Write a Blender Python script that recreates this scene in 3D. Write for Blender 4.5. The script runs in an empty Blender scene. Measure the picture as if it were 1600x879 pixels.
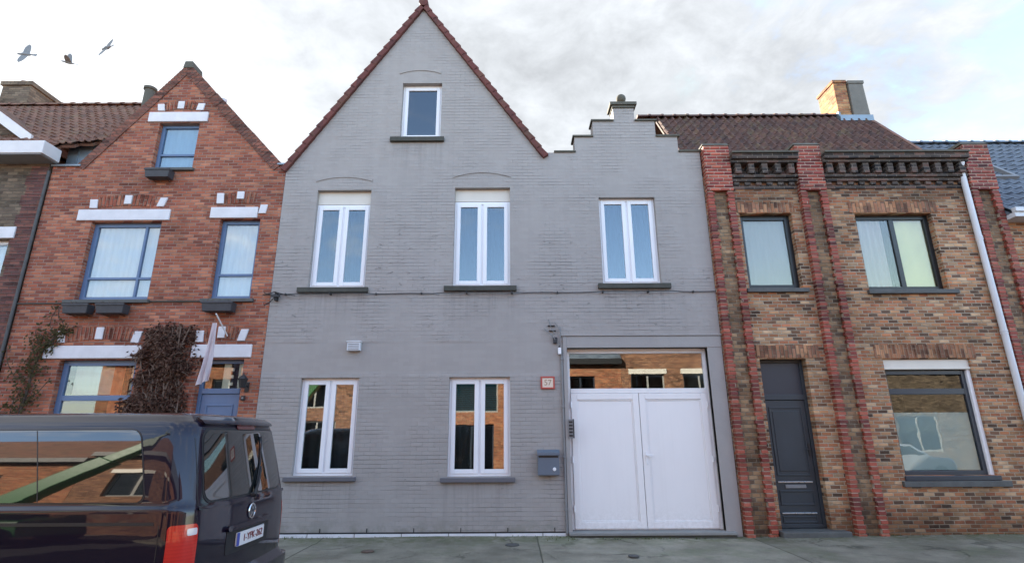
import bpy, math, random
from mathutils import Vector, Matrix
R = math.radians
random.seed(7)
sc = bpy.context.scene
C = sc.collection

# ------------------------------------------------------------------ camera
cam_d = bpy.data.cameras.new('camera')
cam_d.sensor_width = 36.0
cam_d.lens = 833.0 / 1600.0 * 36.0
cam_d.clip_start = 0.05
cam_d.clip_end = 3000
cam = bpy.data.objects.new('camera', cam_d)
C.objects.link(cam)
cam.matrix_world = (Matrix.Translation((0, -10.38, 1.7)) @ Matrix.Rotation(R(90 + 16.07), 4, 'X')
                    @ Matrix.Rotation(R(-0.3), 4, 'Z'))
sc.camera = cam

# ------------------------------------------------------------------ light
SUN_AZ = R(-41.0)      # measured from +Y (away from the viewer), negative = to the left
SUN_EL = R(26.0)
sun_dir = Vector((math.sin(SUN_AZ) * math.cos(SUN_EL), math.cos(SUN_AZ) * math.cos(SUN_EL), math.sin(SUN_EL)))
sd = bpy.data.lights.new('sun', 'SUN')
sd.energy = 3.6
sd.angle = R(0.5)
sd.color = (1.0, 0.9, 0.76)
sun = bpy.data.objects.new('sun', sd)
C.objects.link(sun)
sun.rotation_euler = sun_dir.to_track_quat('Z', 'Y').to_euler()

sc.view_settings.view_transform = 'Standard'
sc.view_settings.look = 'None'
sc.view_settings.exposure = 2.65
sc.view_settings.gamma = 1.0
sc.render.film_transparent = False
try:
    sc.cycles.max_bounces = 6
    sc.cycles.transparent_max_bounces = 16
    sc.cycles.use_denoising = True
except Exception:
    pass


# ------------------------------------------------------------------ node helper
class G:
    """tiny expression helper over a node tree"""
    def __init__(self, nt):
        self.nt = nt

    def n(self, t):
        return self.nt.nodes.new(t)

    def put(self, sock, v):
        if v is None:
            return
        if isinstance(v, bpy.types.NodeSocket):
            self.nt.links.new(v, sock)
        else:
            if hasattr(sock, 'default_value'):
                if sock.type == 'RGBA' and len(v) == 3:
                    v = (*v, 1)
                sock.default_value = v

    def m(self, op, a, b=None, c=None, clamp=False):
        x = self.n('ShaderNodeMath'); x.operation = op; x.use_clamp = clamp
        self.put(x.inputs[0], a); self.put(x.inputs[1], b); self.put(x.inputs[2], c)
        return x.outputs[0]

    def vm(self, op, a, b=None, c=None):
        x = self.n('ShaderNodeVectorMath'); x.operation = op
        self.put(x.inputs[0], a); self.put(x.inputs[1], b); self.put(x.inputs[2], c)
        return x.outputs[1] if op in ('DOT_PRODUCT', 'LENGTH') else x.outputs[0]

    def sep(self, v):
        x = self.n('ShaderNodeSeparateXYZ'); self.put(x.inputs[0], v)
        return x.outputs[0], x.outputs[1], x.outputs[2]

    def comb(self, a, b, c):
        x = self.n('ShaderNodeCombineXYZ')
        self.put(x.inputs[0], a); self.put(x.inputs[1], b); self.put(x.inputs[2], c)
        return x.outputs[0]

    def noise(self, v, scale, detail=3, rough=0.55, dist=0.0):
        x = self.n('ShaderNodeTexNoise'); self.put(x.inputs['Vector'], v)
        x.inputs['Scale'].default_value = scale; x.inputs['Detail'].default_value = detail
        x.inputs['Roughness'].default_value = rough; x.inputs['Distortion'].default_value = dist
        return x.outputs[0]

    def white(self, v):
        x = self.n('ShaderNodeTexWhiteNoise'); x.noise_dimensions = '3D'; self.put(x.inputs['Vector'], v)
        return x.outputs[0]

    def ramp(self, f, stops, const=False):
        x = self.n('ShaderNodeValToRGB'); self.put(x.inputs[0], f)
        cr = x.color_ramp
        if const:
            cr.interpolation = 'CONSTANT'
        while len(cr.elements) < len(stops):
            cr.elements.new(0.5)
        for e, (p, c) in zip(cr.elements, stops):
            e.position = p
            e.color = (*c, 1) if len(c) == 3 else c
        return x.outputs[0]

    def mix(self, f, a, b, mode='MIX'):
        x = self.n('ShaderNodeMix'); x.data_type = 'RGBA'; x.blend_type = mode
        self.put(x.inputs[0], f); self.put(x.inputs[6], a); self.put(x.inputs[7], b)
        return x.outputs[2]

    def mapr(self, v, a, b, c=0.0, d=1.0, smooth=True):
        x = self.n('ShaderNodeMapRange')
        x.interpolation_type = 'SMOOTHSTEP' if smooth else 'LINEAR'
        self.put(x.inputs[0], v)
        for i, q in enumerate((a, b, c, d)):
            self.put(x.inputs[1 + i], q)
        return x.outputs[0]

    def scale(self, col, f):
        return self.vm('MULTIPLY', col, self.comb(f, f, f) if isinstance(f, bpy.types.NodeSocket) else (f, f, f))


def new_mat(name):
    mt = bpy.data.materials.new(name)
    mt.use_nodes = True
    nt = mt.node_tree
    nt.nodes.clear()
    g = G(nt)
    out = nt.nodes.new('ShaderNodeOutputMaterial')
    return mt, g, out


def principled(g, out, col, rough=0.6, metal=0.0, spec=0.5, coat=0.0, bump=None, bdist=0.01, bstr=1.0):
    b = g.n('ShaderNodeBsdfPrincipled')
    g.put(b.inputs['Base Color'], col)
    g.put(b.inputs['Roughness'], rough)
    g.put(b.inputs['Metallic'], metal)
    g.put(b.inputs['Specular IOR Level'], spec)
    g.put(b.inputs['Coat Weight'], coat)
    b.inputs['Coat Roughness'].default_value = 0.03
    if bump is not None:
        bp = g.n('ShaderNodeBump')
        bp.inputs['Distance'].default_value = bdist
        g.put(bp.inputs['Strength'], bstr)
        g.put(bp.inputs['Height'], bump)
        g.nt.links.new(bp.outputs[0], b.inputs['Normal'])
    g.nt.links.new(b.outputs[0], out.inputs[0])
    return b


def objco(g):
    return g.n('ShaderNodeTexCoord').outputs['Object']


# ------------------------------------------------------------------ world: Nishita sky + cloud layer
SKY_STRENGTH = 0.12
w = bpy.data.worlds.new('World')
sc.world = w
w.use_nodes = True
nt = w.node_tree
nt.nodes.clear()
g = G(nt)
wo = nt.nodes.new('ShaderNodeOutputWorld')
bg = nt.nodes.new('ShaderNodeBackground')
bg.inputs[1].default_value = SKY_STRENGTH
sky = nt.nodes.new('ShaderNodeTexSky')
sky.sky_type = 'NISHITA'
sky.sun_disc = False
sky.sun_elevation = SUN_EL
sky.sun_rotation = SUN_AZ
sky.altitude = 10
sky.air_density = 1.0
sky.dust_density = 1.2
sky.ozone_density = 1.0
d = nt.nodes.new('ShaderNodeTexCoord').outputs['Generated']
dx, dy, dz = g.sep(d)
den = g.m('ADD', g.m('MAXIMUM', dz, 0.0), 0.16)
pl = g.comb(g.m('DIVIDE', dx, den), g.m('DIVIDE', dy, den), 0.0)
n1 = g.noise(g.vm('ADD', pl, (3.1, 7.4, 0.0)), 1.9, 9, 0.60, 0.3)
n2 = g.noise(g.vm('ADD', pl, (11.0, 2.0, 4.0)), 6.5, 6, 0.62, 0.25)
n3 = g.noise(g.vm('ADD', pl, (1.0, 9.0, 8.0)), 0.55, 3, 0.5, 0.0)
cov = g.m('ADD', g.m('MULTIPLY', n1, 0.62), g.m('MULTIPLY', n2, 0.38))
# more cloud ahead and towards the sun, open sky behind the viewer
bias = g.m('SUBTRACT', g.m('MULTIPLY', dy, 0.15), g.m('MULTIPLY', dx, 0.10))
sdot = g.m('MAXIMUM', g.vm('DOT_PRODUCT', d, tuple(sun_dir)), 0.0)
cov = g.m('ADD', g.m('ADD', g.m('ADD', cov, bias), 0.05), g.m('MULTIPLY', g.m('POWER', sdot, 4.0), 0.35))
mask = g.mapr(cov, 0.44, 0.66, 0.0, 1.0)
sunv = g.vm('DOT_PRODUCT', d, tuple(sun_dir))
sunv = g.m('MAXIMUM', sunv, 0.0)
glow = g.m('POWER', sunv, 5.0)
glow2 = g.m('POWER', sunv, 40.0)
br = g.m('ADD', 0.30, g.m('MULTIPLY', n2, 1.22))
br = g.m('ADD', br, g.m('MULTIPLY', n3, 0.55))
br = g.m('ADD', br, g.m('MULTIPLY', glow, 0.12))
br = g.m('ADD', br, g.m('MULTIPLY', glow2, 0.9))
# unseen clouds behind the viewer brightened, added as fill light for the facade
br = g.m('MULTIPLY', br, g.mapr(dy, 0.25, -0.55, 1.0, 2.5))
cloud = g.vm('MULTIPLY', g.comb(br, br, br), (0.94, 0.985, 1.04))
lim = g.mapr(sdot, 0.25, 0.75, 5.0, 1.12)
clear = g.vm('MINIMUM', sky.outputs[0], g.comb(lim, g.m('MULTIPLY', lim, 1.03), g.m('MULTIPLY', lim, 1.08)))      # sky brightness capped towards the sun: no burnt-out gap round it
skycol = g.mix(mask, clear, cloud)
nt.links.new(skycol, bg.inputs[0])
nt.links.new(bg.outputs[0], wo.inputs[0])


# ------------------------------------------------------------------ materials
def brick_mat(name, cols, mortar, bw=0.215, bh=0.075, mo=0.011, bump=1.0, rot=False, weather=0.35,
              rough=0.85, stain=None, grain=0.16, spec=0.25, zones=1.0):
    mt, g, out = new_mat(name)
    co = objco(g)
    x, y, z = g.sep(co)
    wob = g.m('MULTIPLY', g.m('SUBTRACT', g.noise(co, 3.5, 2), 0.5), 0.012)
    u = g.m('ADD', g.m('ADD', x, y), wob)
    v = g.m('ADD', z, wob)
    if rot:
        u, v = v, u
    r = g.m('DIVIDE', v, bh)
    row = g.m('FLOOR', r)
    fv = g.m('FRACT', r)
    rj = g.m('MULTIPLY', g.white(g.comb(row, 3.3, 1.7)), 0.18)
    uu = g.m('ADD', g.m('ADD', g.m('DIVIDE', u, bw), g.m('MULTIPLY', g.m('MODULO', g.m('ABSOLUTE', row), 2.0), 0.5)), rj)
    col = g.m('FLOOR', uu)
    fu = g.m('FRACT', uu)
    du = g.m('MULTIPLY', g.m('MINIMUM', fu, g.m('SUBTRACT', 1.0, fu)), bw)
    dv = g.m('MULTIPLY', g.m('MINIMUM', fv, g.m('SUBTRACT', 1.0, fv)), bh)
    dd = g.m('MINIMUM', du, dv)
    fine = g.noise(co, 38.0, 3, 0.6)
    dd = g.m('ADD', dd, g.m('MULTIPLY', g.m('SUBTRACT', fine, 0.5), 0.008))
    mask = g.mapr(dd, mo * 0.5 - 0.0025, mo * 0.5 + 0.0035)
    rid = g.white(g.comb(col, row, 0.5))
    rid2 = g.white(g.comb(col, row, 9.5))
    k = len(cols)
    base = g.ramp(rid, [(i / k, c) for i, c in enumerate(cols)], const=True)
    big = g.noise(co, 0.55, 4, 0.6)
    mid = g.noise(co, 7.0, 4, 0.65)
    f = g.m('ADD', 1.0 - weather * 0.5, g.m('MULTIPLY', big, weather))
    f = g.m('MULTIPLY', f, g.m('ADD', 1.0 - grain, g.m('MULTIPLY', rid2, 2 * grain)))
    f = g.m('MULTIPLY', f, g.m('ADD', 0.72, g.m('MULTIPLY', mid, 0.56)))
    zone = g.mapr(g.noise(g.vm('MULTIPLY', g.vm('ADD', co, (3.0, 0.0, 5.0)), (0.7, 0.7, 1.5)), 0.9, 5, 0.7), 0.44, 0.64)
    zone2 = g.mapr(g.noise(g.vm('ADD', co, (9.0, 0.0, 2.0)), 1.3, 4, 0.7), 0.5, 0.66)
    dk = g.m('MULTIPLY', zone, g.mapr(g.white(g.comb(col, row, 17.0)), 0.35, 0.75, 0.15, 0.6))
    f = g.m('MULTIPLY', f, g.m('SUBTRACT', 1.0, g.m('MULTIPLY', dk, zones)))
    f = g.m('MULTIPLY', f, g.m('ADD', 1.0, g.m('MULTIPLY', zone2, 0.16 * zones)))
    base = g.scale(base, f)
    mcol = g.scale(mortar, g.m('SUBTRACT', g.m('ADD', 0.45, g.m('MULTIPLY', g.noise(co, 1.7, 5, 0.7), 1.1)), g.m('MULTIPLY', zone, 0.25 * zones)))
    colr = g.mix(mask, mcol, base)
    if stain:
        colr = stain(g, co, colr)
    h = g.m('ADD', g.m('MULTIPLY', mask, 0.7), g.m('MULTIPLY', fine, 0.25))
    h = g.m('ADD', h, g.m('MULTIPLY', rid2, 0.22))
    principled(g, out, colr, rough, spec=spec, bump=h, bdist=0.012, bstr=bump)
    return mt


# sills of the grey house (object space of its wall: house origin at x = -0.4)
SILL_RUNS = [(-4.32 + .4, -2.90 + .4, 4.45), (-1.37 + .4, 0.09 + .4, 4.47), (1.735 + .4, 3.20 + .4, 4.49), (-4.20 + .4, -2.88 + .4, 0.91), (-1.33 + .4, 0.04 + .4, 0.88), (-2.65 + .4, -1.47 + .4, 7.84)]


def painted_brick(name, col, smooth_fn=None, bw=0.215, bh=0.075):
    """masonry paint over old bricks: only the joints and lumps show"""
    mt, g, out = new_mat(name)
    co = objco(g)
    x, y, z = g.sep(co)
    wob = g.m('MULTIPLY', g.m('SUBTRACT', g.noise(co, 2.6, 3), 0.5), 0.03)
    u = g.m('ADD', x, y)
    v = g.m('ADD', z, wob)
    r = g.m('DIVIDE', v, bh)
    row = g.m('FLOOR', r)
    fv = g.m('FRACT', r)
    uu = g.m('ADD', g.m('DIVIDE', u, bw), g.m('MULTIPLY', g.m('MODULO', g.m('ABSOLUTE', row), 2.0), 0.5))
    colid = g.m('FLOOR', uu)
    fu = g.m('FRACT', uu)
    du = g.m('MULTIPLY', g.m('MINIMUM', fu, g.m('SUBTRACT', 1.0, fu)), bw)
    dv = g.m('MULTIPLY', g.m('MINIMUM', fv, g.m('SUBTRACT', 1.0, fv)), bh)
    rid = g.white(g.comb(colid, row, 2.5))
    rowid = g.white(g.comb(5.0, row, g.m('FLOOR', g.m('DIVIDE', u, 1.3))))
    seg = g.white(g.comb(g.m('FLOOR', g.m('ADD', g.m('DIVIDE', u, 0.75), g.m('MULTIPLY', row, 0.37))), row, 4.0))
    seg = g.m('ADD', 0.22, g.m('MULTIPLY', g.m('POWER', seg, 1.8), 0.78))
    bed = g.mapr(dv, 0.0005, g.m('ADD', 0.004, g.m('MULTIPLY', rowid, 0.006)))
    head = g.m('ADD', 0.55, g.m('MULTIPLY', g.mapr(du, 0.001, 0.009), 0.45))
    patch = g.mapr(g.noise(g.vm('ADD', co, (4.0, 0.0, 2.0)), 0.8, 4, 0.6), 0.36, 0.60)
    rough_amt = g.m('ADD', 0.10, g.m('MULTIPLY', patch, 0.95))
    zz = z
    # rendered smooth band over the ground floor windows, rougher bricks above it
    band = g.m('MULTIPLY', g.mapr(zz, 2.80, 2.90), g.m('SUBTRACT', 1.0, g.mapr(zz, 3.42, 3.50)))
    rough_amt = g.m('MULTIPLY', rough_amt, g.m('SUBTRACT', 1.0, g.m('MULTIPLY', band, 0.93)))
    mid = g.noise(co, 9.0, 4, 0.7)
    fine = g.noise(co, 60.0, 2, 0.6)
    bed = g.m('SUBTRACT', 1.0, g.m('MULTIPLY', g.m('SUBTRACT', 1.0, bed), seg))
    headj = g.m('ADD', 0.5, g.m('MULTIPLY', g.mapr(du, 0.0005, 0.007), 0.5))
    headj = g.m('SUBTRACT', 1.0, g.m('MULTIPLY', g.m('SUBTRACT', 1.0, headj), g.m('ADD', 0.25, g.m('MULTIPLY', rid, 0.75))))
    joint = g.m('MULTIPLY', bed, headj)
    h = g.m('MULTIPLY', joint, rough_amt)
    h = g.m('ADD', h, g.m('MULTIPLY', g.m('MULTIPLY', rid, rough_amt), 0.30))
    h = g.m('ADD', h, g.m('MULTIPLY', g.m('MULTIPLY', mid, rough_amt), 0.9))
    h = g.m('ADD', h, g.m('MULTIPLY', fine, 0.08))
    # joint shade darkened into the colour for crisper relief, streaks and blotches of age
    jd = g.m('SUBTRACT', 1.0, g.m('MULTIPLY', g.m('MULTIPLY', g.m('SUBTRACT', 1.0, joint), rough_amt), 0.40))
    big = g.noise(g.vm('MULTIPLY', co, (1.0, 1.0, 0.5)), 0.7, 4, 0.6)
    strk = g.noise(g.vm('MULTIPLY', co, (5.0, 5.0, 0.35)), 1.0, 3, 0.6)
    f = g.m('ADD', 0.84, g.m('MULTIPLY', big, 0.20))
    f = g.m('MULTIPLY', f, g.m('ADD', 0.93, g.m('MULTIPLY', strk, 0.13)))
    f = g.m('MULTIPLY', f, g.m('ADD', 0.97, g.m('MULTIPLY', rid, 0.06)))
    f = g.m('MULTIPLY', f, jd)
    pocks = g.m('MULTIPLY', g.mapr(g.noise(g.vm('MULTIPLY', co, (1.0, 1.0, 2.2)), 7.5, 3, 0.7), 0.66, 0.72), rough_amt)
    f = g.m('MULTIPLY', f, g.m('SUBTRACT', 1.0, g.m('MULTIPLY', pocks, 0.35)))
    dents = g.mapr(g.noise(g.vm('MULTIPLY', co, (1.0, 1.0, 3.2)), 4.5, 4, 0.75), 0.60, 0.66)
    upper = g.m('MULTIPLY', g.mapr(zz, 3.3, 3.6), g.m('SUBTRACT', 1.0, g.mapr(zz, 5.6, 6.8)))
    dents = g.m('MULTIPLY', g.m('MULTIPLY', dents, rough_amt), g.m('ADD', 0.25, g.m('MULTIPLY', upper, 0.75)))
    f = g.m('MULTIPLY', f, g.m('SUBTRACT', 1.0, g.m('MULTIPLY', dents, 0.22)))
    h = g.m('SUBTRACT', h, g.m('MULTIPLY', dents, 0.9))
    # dirty run-off below each sill
    wx = x
    run = None
    for (sx0, sx1, sz) in SILL_RUNS:
        k = g.m('MULTIPLY', g.mapr(wx, sx0 - 0.02, sx0 + 0.10), g.m('SUBTRACT', 1.0, g.mapr(wx, sx1 - 0.10, sx1 + 0.02)))
        k = g.m('MULTIPLY', k, g.m('MULTIPLY', g.mapr(zz, sz - 0.85, sz, 0.0, 1.0, False), g.m('LESS_THAN', zz, sz + 0.02)))
        run = k if run is None else g.m('MAXIMUM', run, k)
    rn = g.mapr(g.noise(g.vm('MULTIPLY', co, (11.0, 11.0, 0.5)), 1.0, 4, 0.7), 0.42, 0.70)
    f = g.m('MULTIPLY', f, g.m('SUBTRACT', 1.0, g.m('MULTIPLY', g.m('MULTIPLY', run, rn), 0.17)))
    c = g.scale(col, f)
    moss = g.m('MULTIPLY', g.m('SUBTRACT', 1.0, g.mapr(zz, 0.0, 0.35)), g.mapr(g.noise(co, 3.0, 4, 0.7), 0.42, 0.62))
    c = g.mix(g.m('MULTIPLY', moss, 0.5), c, (0.17, 0.17, 0.13))
    principled(g, out, c, 0.62, spec=0.3, bump=h, bdist=0.008, bstr=1.0)
    return mt


def plain_mat(name, col, rough=0.5, metal=0.0, spec=0.5, coat=0.0, var=0.12, scale=4.0, bump=0.0, bscale=30.0, stretch=None):
    mt, g, out = new_mat(name)
    co = objco(g)
    v = co if not stretch else g.vm('MULTIPLY', co, stretch)
    f = g.m('ADD', 1.0 - var, g.m('MULTIPLY', g.noise(v, scale, 4, 0.65), 2 * var))
    c = g.scale(col, f)
    rg = g.m('ADD', rough * 0.85, g.m('MULTIPLY', g.noise(co, scale * 3, 2), rough * 0.3))
    bm_ = g.noise(co, bscale, 3) if bump else None
    principled(g, out, c, rg, metal, spec, coat, bm_, 0.01, bump)
    return mt


def glass_mat(name, refl=0.20, tint=(0.9, 0.94, 0.95), gtint=(0.95, 0.98, 1.0), wav=0.0007, wscale=1.4, rough=0.0):
    mt, g, out = new_mat(name)
    co = objco(g)
    gl = g.n('ShaderNodeBsdfGlossy'); gl.inputs['Roughness'].default_value = rough
    gl.inputs['Color'].default_value = (*gtint, 1)
    bp = g.n('ShaderNodeBump'); bp.inputs['Distance'].default_value = wav; bp.inputs['Strength'].default_value = 1.0
    g.put(bp.inputs['Height'], g.noise(co, wscale, 2, 0.4))
    g.nt.links.new(bp.outputs[0], gl.inputs['Normal'])
    tr = g.n('ShaderNodeBsdfTransparent'); tr.inputs['Color'].default_value = (*tint, 1)
    lw = g.n('ShaderNodeLayerWeight'); lw.inputs['Blend'].default_value = 0.5
    f = g.m('ADD', refl, g.m('MULTIPLY', g.m('POWER', lw.outputs['Facing'], 4.0), 1.0 - refl))
    ms = g.n('ShaderNodeMixShader')
    g.put(ms.inputs[0], f)
    g.nt.links.new(tr.outputs[0], ms.inputs[1]); g.nt.links.new(gl.outputs[0], ms.inputs[2])
    g.nt.links.new(ms.outputs[0], out.inputs[0])
    return mt


def cloth_mat(name, col, transl=0.4, fold=(18, 1, 0.4)):
    mt, g, out = new_mat(name)
    co = objco(g)
    f = g.m('ADD', 0.85, g.m('MULTIPLY', g.noise(g.vm('MULTIPLY', co, fold), 1.0, 3), 0.3))
    c = g.scale(col, f)
    db = g.n('ShaderNodeBsdfDiffuse'); g.put(db.inputs[0], c)
    tl = g.n('ShaderNodeBsdfTranslucent'); g.put(tl.inputs[0], c)
    ms = g.n('ShaderNodeMixShader'); ms.inputs[0].default_value = transl
    g.nt.links.new(db.outputs[0], ms.inputs[1]); g.nt.links.new(tl.outputs[0], ms.inputs[2])
    g.nt.links.new(ms.outputs[0], out.inputs[0])
    return mt


def tile_mat(name, cols, lichen=(0.20, 0.17, 0.09), lich=0.35, cw=0.22, ch=0.30, rough=0.75):
    mt, g, out = new_mat(name)
    co = objco(g)
    x, y, z = g.sep(co)
    rid = g.white(g.comb(g.m('FLOOR', g.m('DIVIDE', x, cw)), g.m('FLOOR', g.m('DIVIDE', y, ch * 0.6)), g.m('FLOOR', g.m('DIVIDE', z, ch * 0.7))))
    k = len(cols)
    base = g.ramp(rid, [(i / max(1, k - 1), c) for i, c in enumerate(cols)])
    f = g.m('ADD', 0.7, g.m('MULTIPLY', g.noise(co, 5.0, 5, 0.7), 0.6))
    base = g.scale(base, f)
    lm = g.m('MULTIPLY', g.mapr(g.noise(co, 2.3, 5, 0.75), 0.48, 0.68), lich)
    base = g.mix(lm, base, lichen)
    principled(g, out, base, rough, spec=0.3, bump=g.noise(co, 26, 4, 0.7), bdist=0.012, bstr=0.7)
    return mt


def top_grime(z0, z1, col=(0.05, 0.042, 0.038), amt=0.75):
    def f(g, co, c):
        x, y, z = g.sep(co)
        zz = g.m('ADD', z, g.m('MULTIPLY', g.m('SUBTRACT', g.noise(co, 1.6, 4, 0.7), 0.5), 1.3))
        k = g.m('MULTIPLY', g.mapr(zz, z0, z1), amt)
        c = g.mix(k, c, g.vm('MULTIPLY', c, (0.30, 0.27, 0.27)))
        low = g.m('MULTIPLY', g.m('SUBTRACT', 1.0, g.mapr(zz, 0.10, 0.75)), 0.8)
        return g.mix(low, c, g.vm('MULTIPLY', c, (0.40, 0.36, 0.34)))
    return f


M = {}
M['red_brick'] = brick_mat('red_brick', [(0.30, 0.095, 0.055), (0.37, 0.125, 0.07), (0.24, 0.075, 0.05), (0.41, 0.165, 0.095),
                                         (0.34, 0.105, 0.06), (0.25, 0.08, 0.05), (0.40, 0.155, 0.09)],
                           (0.30, 0.215, 0.175), bw=0.20, bh=0.066, mo=0.012, weather=0.5, bump=1.0, zones=0.75)
M['red_soldier'] = brick_mat('red_soldier', [(0.33, 0.10, 0.06), (0.26, 0.08, 0.05), (0.38, 0.14, 0.08)], (0.30, 0.22, 0.17), bw=0.23, bh=0.08, rot=True)
M['tan_brick'] = brick_mat('tan_brick', [(0.40, 0.205, 0.102), (0.47, 0.28, 0.155), (0.32, 0.148, 0.075), (0.43, 0.18, 0.085), (0.20, 0.105, 0.062), (0.41, 0.225, 0.118),
                                         (0.49, 0.32, 0.19), (0.38, 0.15, 0.078), (0.44, 0.24, 0.125), (0.13, 0.078, 0.052), (0.35, 0.165, 0.088)],
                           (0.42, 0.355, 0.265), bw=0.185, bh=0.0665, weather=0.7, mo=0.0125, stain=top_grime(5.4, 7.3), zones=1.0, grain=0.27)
M['tan_soldier'] = brick_mat('tan_soldier', [(0.36, 0.17, 0.09), (0.26, 0.12, 0.07), (0.42, 0.22, 0.12), (0.31, 0.15, 0.09), (0.2, 0.1, 0.065)], (0.30, 0.23, 0.16), bw=0.22, bh=0.078, rot=True, mo=0.009)
M['black_brick'] = brick_mat('black_brick', [(0.06, 0.05, 0.045), (0.095, 0.07, 0.06), (0.045, 0.04, 0.04), (0.14, 0.085, 0.07), (0.075, 0.06, 0.055)], (0.20, 0.17, 0.14), weather=0.6)
M['glazed_red'] = brick_mat('glazed_red', [(0.31, 0.06, 0.04), (0.36, 0.08, 0.05), (0.26, 0.05, 0.04), (0.38, 0.10, 0.06), (0.20, 0.048, 0.04)], (0.46, 0.34, 0.26), bw=0.21, mo=0.013, rough=0.6, weather=0.45)
M['red_strip'] = brick_mat('red_strip', [(0.27, 0.060, 0.042), (0.32, 0.080, 0.052), (0.22, 0.050, 0.040), (0.34, 0.10, 0.065), (0.16, 0.044, 0.038), (0.29, 0.070, 0.046)], (0.44, 0.33, 0.26), bw=40.0, mo=0.013, rough=0.6, weather=0.5, grain=0.25)
M['pale_mortar'] = plain_mat('pale_mortar', (0.36, 0.29, 0.23), 0.9, var=0.4, scale=8)
M['panel_brick'] = brick_mat('panel_brick', [(0.30, 0.185, 0.10), (0.22, 0.135, 0.08), (0.36, 0.235, 0.135), (0.14, 0.09, 0.06), (0.27, 0.16, 0.09)], (0.28, 0.235, 0.17), bw=0.16, weather=0.5, stain=top_grime(5.5, 7.0))
M['brown_brick'] = brick_mat('brown_brick', [(0.155, 0.115, 0.08), (0.18, 0.135, 0.095), (0.13, 0.095, 0.07), (0.20, 0.145, 0.10)], (0.15, 0.12, 0.09), weather=0.4)
M['purple_brick'] = brick_mat('purple_brick', [(0.17, 0.07, 0.06), (0.13, 0.06, 0.055), (0.21, 0.09, 0.07)], (0.12, 0.09, 0.08))
M['orange_brick'] = brick_mat('orange_brick', [(0.33, 0.12, 0.06), (0.38, 0.15, 0.07), (0.28, 0.10, 0.05), (0.35, 0.16, 0.085)], (0.33, 0.24, 0.17))
M['rust_brick'] = brick_mat('rust_brick', [(0.25, 0.115, 0.065), (0.30, 0.145, 0.08), (0.20, 0.09, 0.055)], (0.30, 0.23, 0.17))
M['grey_paint'] = painted_brick('grey_paint', (0.358, 0.332, 0.313))
M['grey_render'] = plain_mat('grey_render', (0.325, 0.303, 0.29), 0.7, var=0.14, scale=2.5, bump=0.35, bscale=22, stretch=(1, 1, 0.5))
M['upvc'] = plain_mat('upvc', (0.80, 0.80, 0.82), 0.32, spec=0.5, var=0.05, scale=2.0)
M['upvc_door'] = plain_mat('upvc_door', (0.80, 0.79, 0.83), 0.38, spec=0.5, var=0.06, scale=1.1, stretch=(1, 1, 0.4))


def door_white():
    mt, g, out = new_mat('upvc_door')
    co = objco(g)
    x, y, z = g.sep(co)
    f = g.m('ADD', 0.93, g.m('MULTIPLY', g.noise(g.vm('MULTIPLY', co, (1, 1, 0.4)), 1.3, 4, 0.6), 0.14))
    low = g.m('SUBTRACT', 1.0, g.mapr(g.m('ADD', z, g.m('MULTIPLY', g.noise(co, 4.0, 5, 0.75), 0.5)), 0.15, 0.85))
    spl = g.m('MULTIPLY', low, g.mapr(g.noise(co, 16.0, 4, 0.75), 0.40, 0.62))
    strk = g.mapr(g.noise(g.vm('MULTIPLY', co, (14, 14, 0.4)), 1.0, 3, 0.6), 0.56, 0.72)
    c = g.scale((0.81, 0.79, 0.785), f)
    c = g.mix(g.m('MULTIPLY', spl, 0.24), c, (0.36, 0.33, 0.28))
    c = g.mix(g.m('MULTIPLY', strk, 0.035), c, (0.40, 0.38, 0.35))
    principled(g, out, c, g.m('ADD', 0.32, g.m('MULTIPLY', g.noise(co, 3.0, 3), 0.2)), spec=0.5, bump=g.noise(co, 2.0, 2), bdist=0.004, bstr=0.6)
    return mt


M['upvc_door'] = door_white()
M['cream'] = plain_mat('cream', (0.66, 0.61, 0.53), 0.45, var=0.10, scale=2)
M['bluestone'] = plain_mat('bluestone', (0.085, 0.088, 0.085), 0.7, var=0.45, scale=6, bump=0.4)
M['mossy_stone'] = plain_mat('mossy_stone', (0.062, 0.062, 0.052), 0.85, var=0.5, scale=5, bump=0.5)
M['sill_grey'] = plain_mat('sill_grey', (0.115, 0.115, 0.13), 0.5, var=0.15)
M['lintel_white'] = plain_mat('lintel_white', (0.66, 0.65, 0.67), 0.6, var=0.22, scale=3.5, bump=0.2)
M['blue_frame'] = plain_mat('blue_frame', (0.105, 0.17, 0.29), 0.42, var=0.14, scale=3)
M['black_frame'] = plain_mat('black_frame', (0.012, 0.013, 0.015), 0.35, var=0.2)
M['slate_frame'] = plain_mat('slate_frame', (0.030, 0.038, 0.052), 0.35, var=0.15)
M['slate_door'] = plain_mat('slate_door', (0.030, 0.040, 0.050), 0.42, var=0.25, scale=2.0, bump=0.08)
M['steel'] = plain_mat('steel', (0.62, 0.63, 0.65), 0.28, 1.0)
M['chrome'] = plain_mat('chrome', (0.75, 0.76, 0.78), 0.12, 1.0, var=0.03)
M['zinc'] = plain_mat('zinc', (0.23, 0.27, 0.30), 0.45, 0.6, var=0.25, scale=3, bump=0.15, bscale=4)
M['zinc_white'] = plain_mat('zinc_white', (0.62, 0.64, 0.67), 0.45, 0.0, var=0.15, scale=3, stretch=(1, 1, 0.4))
M['white_wood'] = plain_mat('white_wood', (0.66, 0.64, 0.64), 0.5, var=0.16, scale=3)
M['rubber'] = plain_mat('rubber', (0.02, 0.02, 0.02), 0.8)
M['black_plastic'] = plain_mat('black_plastic', (0.018, 0.018, 0.02), 0.5)
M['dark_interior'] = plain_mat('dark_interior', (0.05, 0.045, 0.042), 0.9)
M['mail_blue'] = plain_mat('mail_blue', (0.125, 0.165, 0.215), 0.4, 0.2, var=0.10)
M['red_plastic'] = plain_mat('red_plastic', (0.42, 0.07, 0.055), 0.4)
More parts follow.
